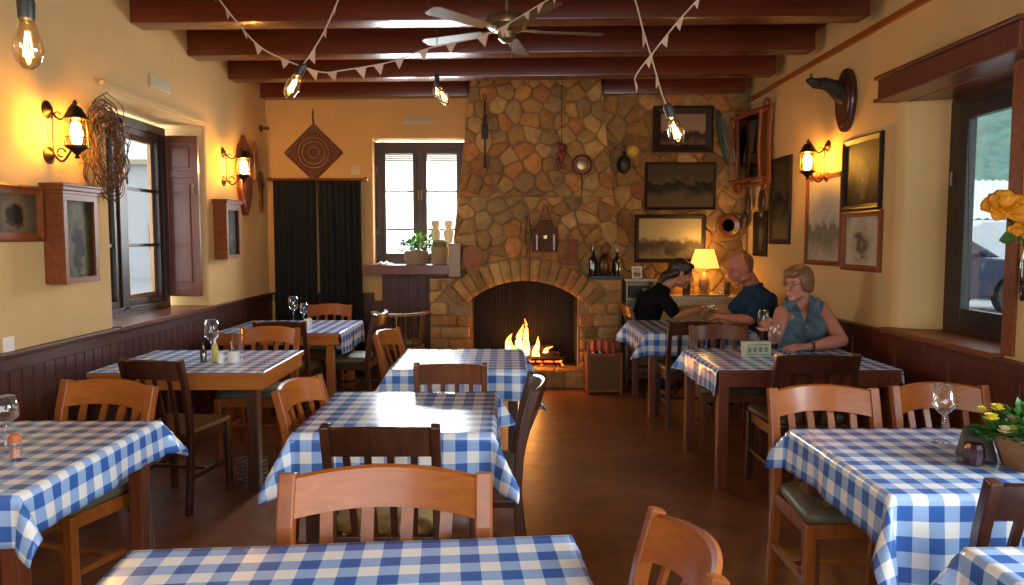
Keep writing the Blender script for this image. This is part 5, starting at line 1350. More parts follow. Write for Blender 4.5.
def bulb(label, x, y, z, energy, scale=1.0, tilt=(0, 0), wire=None):
    t = thing('filament_bulb', label, 'light bulb', (x, y, z), 0, 'hanging filament bulbs')
    t.rotation_euler = (tilt[0], tilt[1], 0); s = scale
    MB().lathe([(.0, -.10 * s), (.012 * s, -.098 * s), (.026 * s, -.082 * s), (.032 * s, -.058 * s), (.029 * s, -.03 * s), (.019 * s, .0), (.014 * s, .018 * s)], 24).build('glass_envelope', 'bulbglass', t, smooth='all')
    b = MB()
    for k in range(6): a = k * PI / 3; b.tube([(.004 * s * math.cos(a), .004 * s * math.sin(a), -.015 * s), (.011 * s * math.cos(a), .011 * s * math.sin(a), -.07 * s)], .0009 * s, 5)
    b.build('filament', 'filament', t)
    MB().lathe([(.015 * s, .012 * s), (.0175 * s, .014 * s), (.019 * s, .05 * s), (.016 * s, .062 * s), (.006 * s, .068 * s), (0, .07 * s)], 18).build('socket', 'black', t, smooth=True)
    MB().tube([(0, 0, .068 * s), (0, 0, .085 * s)], .003 * s).build('cable_stub', 'black', t)
    if energy: light('bulb_light', 'POINT', (x, y, z - .05 * s), energy, (1, .58, .2), size=.006)
    return t
def strand(name, pts, r, mat, label, cat, steps=8):
    """smooth cord through the points (Catmull-Rom)"""
    P_ = [Vector(p) for p in pts]; out = []
    for i in range(len(P_) - 1):
        p0, p1, p2, p3 = P_[max(i - 1, 0)], P_[i], P_[i + 1], P_[min(i + 2, len(P_) - 1)]
        for k in range(steps):
            q = k / steps; out.append(.5 * ((2 * p1) + (p2 - p0) * q + (2 * p0 - 5 * p1 + 4 * p2 - p3) * q * q + (3 * p1 - p0 - 3 * p2 + p3) * q ** 3))
    out.append(P_[-1]); return out
def garland(label, pts, sp=.13, seed=0, r=.0035):
    t = thing('bunting_garland', label, 'garland', pts[0], 0, 'paper bunting under the beams'); o = Vector(pts[0])
    c = [p - o for p in strand('', pts, r, None, None, None)]
    MB().tube(c, r, 5).build('cord', 'string', t)
    rnd = random.Random(seed); acc = 0
    for i in range(1, len(c)):
        acc += (c[i] - c[i - 1]).length
        if acc > sp:
            acc = rnd.uniform(-.03, .02); p = c[i]; d = (c[i] - c[i - 1]).normalized(); s = .020 + rnd.uniform(0, .012)
            n_ = Vector((rnd.uniform(-.3, .3), 1, rnd.uniform(-.2, .2))).normalized()
            dn = Vector((rnd.uniform(-.35, .35), rnd.uniform(-.2, .2), -1)).normalized()
            A, B_, C_ = p - d * s, p + d * s, p + dn * s * 1.8
            MB().add([A + n_ * .001, B_ + n_ * .001, C_ + n_ * .004, A - n_ * .001, B_ - n_ * .001, C_ + n_ * .002, (A + B_ + C_) / 3 + n_ * .008], [(0, 1, 6), (1, 2, 6), (2, 0, 6), (3, 5, 4), (0, 3, 4, 1), (1, 4, 5, 2), (2, 5, 3, 0)]).build('paper_flag', 'paper', t)
    return t
ANCH = 3.09
garland('long bunting strand with paper flags swooping across to the ceiling fan', [(-1.42, 3.5, 2.86), (-1.34, 3.42, 2.70), (-1.234, 3.4, 2.55), (-1.117, 3.4, 2.418), (-.997, 3.4, 2.353), (-.841, 3.4, 2.30), (-.729, 3.4, 2.309), (-.542, 3.5, 2.368), (-.366, 3.6, 2.457), (-.083, 3.7, 2.554), (.206, 3.8, 2.744), (.5, 4.2, 3.0), (.6, 4.5, ANCH)], .10, 1)
garland('short bunting strand ending in a tilted bulb on the left', [(-.60, 3.55, ANCH), (-.69, 3.45, 2.80), (-.755, 3.4, 2.616), (-.816, 3.4, 2.485), (-.876, 3.4, 2.388), (-.915, 3.4, 2.335)], .10, 2)
garland('knotted bunting strand falling to the glowing bulb on the right', [(.46, 3.55, ANCH), (.50, 3.3, 2.72), (.541, 3.2, 2.556), (.576, 3.2, 2.432), (.616, 3.2, 2.308), (.661, 3.2, 2.162), (.687, 3.2, 2.11)], .10, 3)
garland('knotted bunting strand crossing the other one on the right, its end loose', [(1.25, 3.55, ANCH), (1.0, 3.3, 2.78), (.803, 3.2, 2.556), (.711, 3.2, 2.453), (.628, 3.2, 2.349), (.549, 3.2, 2.245), (.553, 3.2, 2.20)], .10, 4)
bulb('large filament bulb in the top left corner', -.934, 1.48, 1.965, 1.5, .85)
tag(MB().tube([(0, 0, .085), (-.004, .01, .3), (.0, .2, 1.13)], .0035).build('bulb_cable', 'black', None, (-.934, 1.48, 1.965)), 'black cable of the large bulb in the top left corner', 'cable')
bulb('filament bulb at the end of the short bunting strand on the left', -.945, 3.4, 2.275, .8, 1.0, (0, R(28)))
bulb('glowing filament bulb hanging before the topmost picture of the stone wall', .705, 3.2, 2.055, 1.2, 1.1, (0, R(-18)))
b1 = bulb('upper straight bulb of the pair hanging from one wire under the beams', -.427, 4.6, 2.50, .5, .85)
b2 = bulb('lower tilted bulb of the pair hanging from one wire under the beams', -.405, 4.58, 2.455, .5, .95, (0, R(-25)))
tag(MB().tube([(0, 0, .06), (.003, 0, .3), (-.04, 0, .42), (-.05, -.1, .59)], .003).build('bulb_cable', 'black', None, (-.427, 4.6, 2.50)), 'thin wire carrying the pair of bulbs', 'cable')
# unseen bulbs added for warm fill light over the near tables, behind the camera
for k, (x, y) in enumerate(((-1.6, .4), (1.6, .2), (0, -.9))):
    bulb('filament bulb out of view over the tables behind the camera', x, y, 2.6, 9)

# ---------------------------------------------------------------- wall vase with orange flower (right edge)
t = thing('wall_vase', 'dark green glass wall vase holding orange blooms at the right edge', 'vase', (2.61, 3.70, 1.24))
MB().lathe([(0, 0), (.022, 0), (.028, .04), (.030, .20), (.018, .26), (.020, .30), (.024, .31), (.018, .31), (.014, .26), (.024, .18), (0, .02)], 16).build('bottle', 'greenglass', t, smooth=True)
b = MB().tube([(.035 * math.cos(a), .035 * math.sin(a), .2) for a in [2 * PI * i / 16 for i in range(16)]], .003, 5, closed=True); b.box(.03, .06, -.004, .004, .17, .22); b.build('wall_bracket', 'black_iron', t)
fl = thing('orange_flower_spray', 'large orange-yellow blooms with a green leaf in the wall vase at the right edge', 'flowers', (2.61, 3.70, 1.27))
b = MB(); b.tube([(0, 0, 0), (-.01, 0, .25), (-.07, .02, .36), (-.13, .02, .42)], .005, 6); b.tube([(0, 0, .02), (.0, -.02, .28), (.0, -.03, .40)], .004, 6); b.tube([(-.01, 0, .24), (-.08, .02, .29), (-.12, .02, .29)], .004, 6); b.build('stem', 'leaf', fl)
def big_bloom(cx, cy, cz, r, seed, tiltv):
    rnd = random.Random(seed); b = MB(); c = Vector((cx, cy, cz)); ax = Vector(tiltv).normalized(); q = ax.to_track_quat('Z', 'Y').to_matrix().to_4x4(); m = Matrix.Translation(c) @ q
    for ring, (n, rr, tilt) in enumerate(((6, 1.0, .15), (5, .72, .55), (4, .42, 1.1))):
        for k in range(n):
            a = 2 * PI * k / n + ring * .5 + rnd.uniform(-.15, .15); R_ = r * rr * rnd.uniform(.88, 1.1); nu, nv = 6, 5; vs = []
            for i in range(nu + 1):
                s = i / nu; wd = R_ * .55 * math.sin(PI * min(.97, .12 + s * .8)) ** .7
                for j in range(nv):
                    w = (j / (nv - 1) - .5) * 2; rad = R_ * s; up = R_ * (tilt * s + .16 * w * w - .25 * s * s * s + .05 * math.sin(6 * s + k))
                    vs.append((math.cos(a) * rad - math.sin(a) * w * wd, math.sin(a) * rad + math.cos(a) * w * wd, up))
            b.add(vs, [(i * nv + j, i * nv + j + 1, (i + 1) * nv + j + 1, (i + 1) * nv + j) for i in range(nu) for j in range(nv - 1)], m)
    return b
big_bloom(-.13, -.02, .44, .105, 1, (-.3, -.8, .6)).build('bloom', FL['o'], fl, smooth='all', solid=.0015)
big_bloom(-.02, -.05, .39, .09, 2, (.2, -.9, .3)).build('bloom', FL['o'], fl, smooth='all', solid=.0015)
big_bloom(-.07, -.03, .33, .045, 3, (-.2, -.7, -.5)).build('bud', FL['o'], fl, smooth='all', solid=.0015)
b = MB(); vs = []
for i in range(9):
    s = i / 8; wd = .035 * math.sin(PI * min(.98, s * .9 + .06))
    for j in (-1, 0, 1): vs.append((-.06 - s * .10, -.01 - .3 * s * .05, .30 - s * .035 + (.01 if j else 0) + j * wd))
b.add(vs, [(i * 3 + j, i * 3 + j + 1, (i + 1) * 3 + j + 1, (i + 1) * 3 + j) for i in range(8) for j in range(2)]); b.build('leaf', 'leaf', fl, smooth='all', solid=.001)

# ---------------------------------------------------------------- people
def skin_mat(name, c):
    m, nt, b = nmat(name); setp(b, c, .5, spec=.35); b.inputs['Subsurface Weight'].default_value = .12; b.inputs['Subsurface Scale'].default_value = .02; b.inputs['Subsurface Radius'].default_value = (1, .3, .15)
    f = noise(nt, coords(nt), 14, 4); nt.links.new(ramp(nt, f, [(.3, tuple(x * .88 for x in c)), (.7, tuple(x * 1.06 for x in c))]), b.inputs['Base Color']); return m
def V(*a): return Vector(a)
def hand(b, wrist, d, nrm, curl, side, s=1.0):
    """d: pointing direction, nrm: back of the hand; side +1/-1: thumb side along d x nrm"""
    d = Vector(d).normalized(); nrm = Vector(nrm); nrm = (nrm - d * nrm.dot(d)).normalized(); sd = d.cross(nrm).normalized() * side
    w = Vector(wrist)
    lens = [(.040, .026, .020), (.045, .030, .022), (.041, .028, .021), (.032, .021, .018)]
    for i, (a, l) in enumerate(zip((.030, .010, -.011, -.031), lens)):
        k = w + d * (.088 - abs(i - 1) * .006) * s + sd * a * s
        b.cap(w + sd * a * .55 * s + d * .012, k, .015 * s, .0125 * s, 8)
        p = k; ang = curl[0] + i * .06; r = .0098
        for j, L in enumerate(l):
            q = p + (d * math.cos(ang) - nrm * math.sin(ang) + sd * (.10 - i * .07)) * L * s
            b.cap(p, q, r * s, (r - .0012) * s, 8); p = q; ang += curl[1]; r -= .0012
    p = w + d * .022 * s + sd * .024 * s; dirs = (d * .65 + sd * .75 - nrm * .25, d * .85 + sd * .42 - nrm * .4, d * .9 + sd * .1 - nrm * .45)
    for j, L in enumerate((.040, .030, .024)):
        q = p + dirs[j].normalized() * L * s; b.cap(p, q, (.0145 - j * .002) * s, (.0125 - j * .002) * s, 8); p = q
def headm(c, yaw, pitch, roll=0, s=1.0):
    return Matrix.Translation(Vector(c)) @ Rz(yaw) @ Matrix.Rotation(pitch, 4, 'X') @ Matrix.Rotation(roll, 4, 'Y') @ Matrix.Scale(s, 4)
def add_head(b, m, full=1.0, nose=1.0):
    E_ = lambda c, r: b.ell(c, r, 16, m, 12)
    E_((0, -.014, .035), (.076, .094, .086)); E_((0, .012, -.025), (.060 * full, .072, .088)); E_((0, .060, -.090), (.026 * full, .024, .021))
    for s in (-1, 1):
        E_((s * .036, .052, -.026), (.028 * full, .030, .030)); E_((s * .050 * full, .005, -.065), (.022, .045, .024)); E_((s * .079, -.008, .0), (.010, .020, .033))
        E_((s * .030, .079, .030), (.022, .010, .007)); E_((s * .013, .092, -.030), (.009, .010, .008))
    def cp(a, c, ra, rb): b.cap(m @ Vector(a), m @ Vector(c), ra, rb, 10)
    cp((0, .083, .022), (0, .106 * nose, -.022), .008, .0125)
    E_((0, .081, -.050), (.024, .012, .006)); E_((0, .080, -.061), (.021, .012, .0065))
def person(name, label, root, skin, J, girth=1.0, full=1.0, hs=1.0, curl=((.5, .5), (.5, .5)), arm=1.0):
    t = thing('person', label, 'person', root)
    b = MB(); g = girth
    pe, wa, chs, ne = V(*J['pelvis']), V(*J['waist']), V(*J['chest']), V(*J['neck'])
    sh, el, wr = [V(*p) for p in J['sh']], [V(*p) for p in J['el']], [V(*p) for p in J['wr']]
    hip, kn, an, to = [V(*p) for p in J['hip']], [V(*p) for p in J['kn']], [V(*p) for p in J['an']], [V(*p) for p in J['toe']]
    m = headm(J['head'], *J['face'], s=hs); add_head(b, m, full)
    nk = m @ Vector((0, -.025, -.05)); b.cap(nk, ne, .052 * hs * full, .062 * g, 14)
    side = (sh[1] - sh[0]).normalized()
    def torso(bb, inf, sl=.12, nl=1.0):
        bb.cap(hip[0].lerp(hip[1], .1) + V(0, 0, .03), hip[1].lerp(hip[0], .1) + V(0, 0, .03), .115 * g + inf, .115 * g + inf, 16)
        for o_ in (-1, 1): bb.cap(pe + side * .055 * o_, wa + side * .05 * o_, .115 * g + inf, .108 * g + inf, 16); bb.cap(wa + side * .05 * o_, chs + side * .075 * o_, .108 * g + inf, .105 * g + inf, 16)
        bb.cap(chs + side * .08, chs - side * .08, .108 * g + inf, .108 * g + inf, 16)
        for i in (0, 1):
            bb.cap(chs + (sh[i] - chs) * .2, sh[i].lerp(chs, sl), .105 * g + inf, .062 * arm + inf, 14)
            bb.cap(ne + (sh[i] - ne) * .1 - V(0, 0, .02), ne + (sh[i] - ne) * nl, .055 * g + inf * .8, .055 * arm + inf, 14)
    torso(b, -.012)
    for i in (0, 1):
        b.cap(sh[i], el[i], .053 * arm, .042 * arm, 14); b.cap(el[i], el[i].lerp(wr[i], .35), .041 * arm, .043 * arm, 14); b.cap(el[i].lerp(wr[i], .35), wr[i], .043 * arm, .027, 14)
        b.cap(wr[i] - (wr[i] - el[i]).normalized() * .01, wr[i] + V(*J['hd'][i]).normalized() * .03, .026, .022, 10)
        hand(b, wr[i] + V(*J['hd'][i]).normalized() * .012, J['hd'][i], J['hn'][i], curl[i], J['hside'][i])
        b.cap(hip[i], kn[i], .078 * g, .055, 12); b.cap(kn[i], kn[i].lerp(an[i], .35), .054, .054, 12); b.cap(kn[i].lerp(an[i], .35), an[i], .054, .036, 12); b.cap(an[i], to[i], .036, .03, 10)
    body = b.build('body', skin, t, world=True, remesh=.0055, sm=2)
    return t, m, torso, dict(pe=pe, wa=wa, chs=chs, ne=ne, sh=sh, el=el, wr=wr, hip=hip, kn=kn, an=an, to=to, side=side, g=g, arm=arm)
def pants(t, q, mat, voxel=.010):
    b = MB(); g = q['g']
    b.cap(q['hip'][0] + V(0, 0, .03), q['hip'][1] + V(0, 0, .03), .122 * g, .122 * g, 14); b.cap(q['pe'], q['pe'] + V(0, 0, .05), .13 * g, .12 * g, 14)
    for i in (0, 1):
        b.cap(q['hip'][i], q['kn'][i], .092 * g, .068, 12); b.cap(q['kn'][i], q['an'][i] + (q['kn'][i] - q['an'][i]) * .12, .067, .052, 12)
    b.build('trousers', mat, t, world=True, remesh=voxel, sm=3)
    for i in (0, 1):
        d = (q['to'][i] - q['an'][i]); d.z = 0; d.normalize(); a = q['an'][i].copy(); a.z = .045
        b = MB(); b.cap(a - d * .05, a + d * .05, .042, .042, 12); b.cap(a + d * .05, a + d * .15 + V(0, 0, -.012), .042, .032, 12); b.cap(a, a + V(0, 0, .06), .045, .042, 12)
        s_ = b.build('shoe', 'black', t, world=True, remesh=.009, sm=3)
        b = MB(); b.cap(a - d * .06 + V(0, 0, -.033), a + d * .165 + V(0, 0, -.033), .012, .012, 8); b.build('sole', 'white_ceramic', s_, world=True)
def shirt(t, q, torso, mat, sleeve, inf=.010, extra=None, name='shirt', voxel=.008, sinf=.014):
    b = MB(); torso(b, inf) if sleeve else torso(b, inf, .45, .62)
    for i in (0, 1):
        if sleeve: e = q['sh'][i].lerp(q['el'][i], sleeve); b.cap(q['sh'][i], e, .056 * q['arm'] + sinf, .050 * q['arm'] + sinf * 1.1, 14)
    if extra: extra(b)
    return b.build(name, mat, t, world=True, remesh=voxel, sm=3)
M['eye_white'] = plain('eye_white', (.42, .36, .32), .4, var=.02); M['iris'] = plain('dark_iris', (.03, .018, .01), .2, var=.1)
def eyes(t, m, z=.010):
    for s in (-1, 1):
        e = MB().ell((s * .030, .0735, z), (.0125, .010, .0075), 10, m).build('eye', 'eye_white', t, world=True, smooth='all')
        MB().ell((s * .030, .0812, z), (.005, .004, .005), 8, m).build('iris', 'iris', e, world=True, smooth='all')
        MB().tube([m @ Vector(p) for p in ((s * .014, .088, z + .018), (s * .03, .089, z + .024), (s * .046, .078, z + .018))], .0028, 6).build('eyebrow', M['brow_hair'], t, world=True)
M['brow_hair'] = plain('brow_hair', (.06, .03, .015), .8)
def hair_mat(name, c, c2):
    m, nt, b = nmat(name); setp(b, c, .45, spec=.5); f = noise(nt, coords(nt, (90, 90, 12)), 1.5, 4)
    nt.links.new(ramp(nt, f, [(.3, c), (.7, c2)]), b.inputs['Base Color']); bump(nt, b, f, .6, .006); return m
# --- dark-haired woman, left of the lamp, leaning over the table
S1 = skin_mat('tan_skin', (.46, .22, .12)); S2 = skin_mat('ruddy_skin', (.50, .19, .115)); S3 = skin_mat('rosy_skin', (.58, .25, .165))
J = dict(pelvis=(1.40, 7.52, .60), waist=(1.405, 7.49, .72), chest=(1.45, 7.45, .90), neck=(1.575, 7.42, 1.065), head=(1.745, 7.38, 1.20), face=(R(-97), R(-18)),
         sh=[(1.54, 7.61, .985), (1.535, 7.26, .985)], el=[(1.74, 7.58, .81), (1.645, 7.16, .805)], wr=[(1.92, 7.42, .87), (1.885, 7.19, .865)],
         hd=[(.9, -.4, .15), (.95, .12, .25)], hn=[(0, .4, 1), (-.1, -.5, 1)], hside=(-1, 1),
         hip=[(1.42, 7.60, .58), (1.42, 7.44, .58)], kn=[(1.78, 7.55, .52), (1.74, 7.28, .52)], an=[(1.60, 7.50, .10), (1.42, 7.06, .10)], toe=[(1.72, 7.5, .05), (1.55, 7.03, .05)])
t, m, tor, q = person('woman', 'person with dark tied-back hair and black t-shirt leaning over the table left of the lamp', (1.4, 7.5, 0), S1, J, 1.14, .95, 1.16, curl=((.5, .7), (.5, .7)), arm=.92)
eyes(t, m)
def ex1(b):
    b.cap(q['ne'] + V(-.02, 0, -.01), q['chs'], .075, .10, 14)
shirt(t, q, tor, plain('black_cotton', (.007, .0065, .007), .95, var=.3, spec=.1), .80, .012, ex1, 't_shirt', sinf=.018)
pants(t, q, plain('blue_denim', (.045, .075, .13), .9, var=.3, scale=60))
b = MB(); E_ = lambda c, r: b.ell(c, r, 16, m, 12)
E_((0, -.030, .052), (.086, .096, .084)); E_((0, -.070, .005), (.070, .056, .078)); E_((0, .035, .088), (.060, .052, .030))
for s in (-1, 1): E_((s * .062, .002, .055), (.026, .062, .055)); b.cap(m @ V(s * .06, -.05, .0), m @ V(s * .03, -.12, -.06), .04, .035)
b.chain([m @ V(0, -.09, -.02), m @ V(0, -.13, -.06), m @ V(.0, -.14, -.11), m @ V(0, -.12, -.17)], [.05, .045, .04, .022])
b.build('hair', hair_mat('black_hair', (.010, .007, .006), (.030, .018, .013)), t, world=True, remesh=.007, sm=3)
# --- man right of the lamp
J = dict(pelvis=(2.37, 6.90, .60), waist=(2.38, 6.89, .74), chest=(2.345, 6.87, .92), neck=(2.285, 6.84, 1.11), head=(2.155, 6.82, 1.275), face=(R(98), R(-22)),
         sh=[(2.36, 6.64, .995), (2.30, 7.05, 1.0)], el=[(2.19, 6.60, .825), (2.16, 7.08, .84)], wr=[(1.99, 6.76, .83), (2.03, 7.10, .86)],
         hd=[(-.65, .75, .12), (-.95, .1, .1)], hn=[(.1, -.3, 1), (0, .3, 1)], hside=(-1, 1),
         hip=[(2.35, 6.81, .58), (2.35, 6.99, .58)], kn=[(1.97, 6.76, .53), (1.97, 7.02, .53)], an=[(2.04, 6.76, .10), (2.02, 7.02, .10)], toe=[(1.92, 6.76, .05), (1.90, 7.02, .05)])
t, m, tor, q = person('man', 'person with a bald head and dark blue short-sleeved shirt, leaning forward right of the lamp', (2.35, 6.9, 0), S2, J, 1.18, 1.12, 1.26, curl=((.5, .55), (.5, .6)), arm=1.12)
eyes(t, m)
def ex2(b):
    b.cap(q['ne'] + V(0, 0, -.02), q['chs'], .085, .13, 14); b.tube([q['ne'] + V(.075 * math.cos(a), .075 * math.sin(a), .012 + .012 * math.cos(a)) for a in [2 * PI * i / 16 for i in range(16)]], .017, 8, closed=True)
shirt(t, q, tor, plain('navy_polo_cloth', (.014, .042, .085), .9, var=.2, spec=.2), .72, .014, ex2, 'polo_shirt', sinf=.02)
pants(t, q, plain('dark_trousers', (.02, .022, .03), .9))
b = MB(); b.ell((0, -.034, .036), (.0775, .080, .078), 16, m, 12)
for s in (-1, 1): b.ell((s * .045, -.03, .01), (.036, .055, .055), 14, m, 10)
b.build('hair', hair_mat('cropped_hair', (.13, .055, .03), (.22, .10, .06)), t, world=True, remesh=.006, sm=2)
b = MB(); w_ = q['wr'][0]; b.tube([w_ + V(.025, .030 * math.cos(a), .030 * math.sin(a)) for a in [2 * PI * i / 16 for i in range(16)]], .007, 6, closed=True); b.build('wristband', 'black', t, world=True)
# --- something dark held between them
tt = thing('folded_wallet', 'small dark object held between the hands of the couple', 'wallet', (1.985, 7.20, .875)); tt.rotation_euler = (R(8), R(-18), R(10))
MB().box(-.045, .045, -.04, .04, -.012, .0, bev=.003).box(-.045, .045, -.04, .04, .001, .012, bev=.003).build('leather', 'black', tt); MB().box(-.043, .043, -.038, .038, -.002, .004).build('lining', 'brown', tt)
# --- woman in the blue sleeveless shirt
J = dict(pelvis=(2.24, 5.60, .60), waist=(2.235, 5.585, .74), chest=(2.225, 5.545, .92), neck=(2.20, 5.51, 1.085), head=(2.15, 5.46, 1.215), face=(R(122), R(-6)),
         sh=[(2.045, 5.455, 1.0), (2.375, 5.55, 1.02)], el=[(1.925, 5.27, .84), (2.43, 5.32, .815)], wr=[(1.865, 5.11, .915), (2.12, 5.15, .795)],
         hd=[(-.35, .45, .45), (-.95, -.12, .0)], hn=[(-.3, -.9, .3), (0, -.3, 1)], hside=(-1, 1),
         hip=[(2.13, 5.56, .58), (2.34, 5.58, .58)], kn=[(2.02, 5.18, .52), (2.30, 5.17, .52)], an=[(2.02, 5.22, .10), (2.28, 5.22, .10)], toe=[(1.99, 5.1, .05), (2.27, 5.1, .05)])
t, m, tor, q = person('woman', 'person with short light brown hair, glasses and blue sleeveless denim shirt, holding a wine glass', (2.24, 5.6, 0), S3, J, 1.04, 1.12, 1.08, curl=((.9, .8), (.25, .35)), arm=1.12)
eyes(t, m)
def denim():
    m_, nt, b = nmat('faded_denim'); setp(b, rough=.9)
    f = noise(nt, coords(nt), 9, 5, .6); f2 = noise(nt, coords(nt, (200, 200, 200)), 1, 2)
    nt.links.new(ramp(nt, f, [(.32, (.035, .07, .10)), (.5, (.07, .125, .17)), (.68, (.14, .21, .26))]), b.inputs['Base Color']); bump(nt, b, f2, .2, .002); return m_
DN = denim()
def ex3(b):
    for i in (0, 1): b.cap(q['ne'] + (q['sh'][i] - q['ne']) * .35 + V(0, 0, -.01), q['chs'], .062, .12, 14)
    b.cap(q['chs'] + V(-.05, -.06, -.03), q['chs'] + V(.06, -.07, -.03), .10, .10, 14); b.cap(q['wa'] + V(-.04, -.03, .0), q['wa'] + V(.05, -.03, 0), .12, .12, 14)
s_ = shirt(t, q, tor, DN, 0, .010, ex3, 'sleeveless_shirt')
fw = (q['chs'] - V(2.225, 5.545, .92)) + V(-.18, -1, 0).normalized(); sdv = V(1, -.18, 0).normalized()
# open V neckline cut into the shirt
cm = q['chs']; vs = []
for d_ in (.03, .5):
    for (a_, z_) in ((-.062, .30), (.062, .30), (.058, .15), (.0, .015), (-.058, .15)): vs.append(cm + fw * d_ + sdv * a_ + V(0, 0, z_))
ct = MB().add(vs, [(0, 1, 2, 3, 4), (9, 8, 7, 6, 5)] + [(i, i + 5, (i + 1) % 5 + 5, (i + 1) % 5) for i in range(5)]).build('cutter', 'black', None)
md = s_.modifiers.new('v', 'BOOLEAN'); md.operation = 'DIFFERENCE'; md.object = ct; md.solver = 'EXACT'
ct.location = (0, 0, 0); bpy.context.view_layer.update(); bake(s_); bpy.data.objects.remove(ct); shade(s_)
# open collar wings and placket with buttons
for s in (-1, 1):
    b = MB(); n0 = q['ne'] + V(-.01, -.02, -.005)
    a_ = n0 + sdv * s * .075 + V(0, .03, .055); c_ = n0 + sdv * s * .025 + fw * .16 + V(0, 0, -.055); d_ = n0 + sdv * s * .105 + fw * .145 + V(0, 0, -.06); e_ = n0 + sdv * s * .125 + fw * .06 + V(0, 0, .02)
    b.add([a_, c_, d_, e_], [(0, 1, 2, 3)]); b.build('collar', DN, s_, world=True, solid=.008)
b = MB()
for k in range(3):
    p_ = q['chs'] + fw * (.183 - .004 * k) + V(0, 0, -.01 - k * .065); b.ell(p_, .008, 8)
    b.build('button', 'steel', s_, world=True, smooth='all'); b = MB()
MB().tube([q['chs'] + fw * .182 + V(0, 0, .01), q['chs'] + fw * .186 + V(0, 0, -.05), q['wa'] + fw * .175 + V(0, 0, .02)], .004, 5).build('placket', DN, s_, world=True)
pants(t, q, plain('dark_skirt_cloth', (.02, .03, .045), .9))
b = MB(); E_ = lambda c, r: b.ell(c, r, 16, m, 12)
E_((0, -.028, .052), (.092, .100, .085)); E_((0, -.066, .01), (.084, .058, .088)); E_((0, .048, .090), (.066, .042, .030)); E_((.0, .070, .072), (.05, .022, .02))
for s in (-1, 1): E_((s * .070, -.005, .020), (.027, .050, .075)); E_((s * .068, -.035, -.030), (.024, .042, .032))
b.build('hair', hair_mat('light_brown_hair', (.15, .06, .025), (.27, .12, .05)), t, world=True, remesh=.007, sm=3)
g_ = MB()
for s in (-1, 1): g_.tube([m @ V(s * .032 + .022 * math.cos(a), .094, .010 + .016 * math.sin(a)) for a in [2 * PI * i / 18 for i in range(18)]], .0018, 5, closed=True); g_.tube([m @ V(s * .054, .092, .014), m @ V(s * .080, .05, .016), m @ V(s * .085, -.01, .012)], .0018, 5)
g_.tube([m @ V(-.010, .096, .013), m @ V(0, .100, .016), m @ V(.010, .096, .013)], .0018, 5)
fr = g_.build('glasses', plain('reddish_frame', (.25, .06, .04), .3), t, world=True)
w_ = q['wr'][1]
b = MB(); b.tube([w_ + V(.03, .031 * math.cos(a), .031 * math.sin(a)) for a in [2 * PI * i / 18 for i in range(18)]], .008, 6, closed=True)
wt = b.build('watch', 'black', t, world=True); MB().lathe([(0, 0), (.016, 0), (.016, .006), (0, .007)], 14, Matrix.Translation(w_ + V(.03, 0, .034))).build('dial', 'steel', wt, world=True)
for i in (0, 1): pass

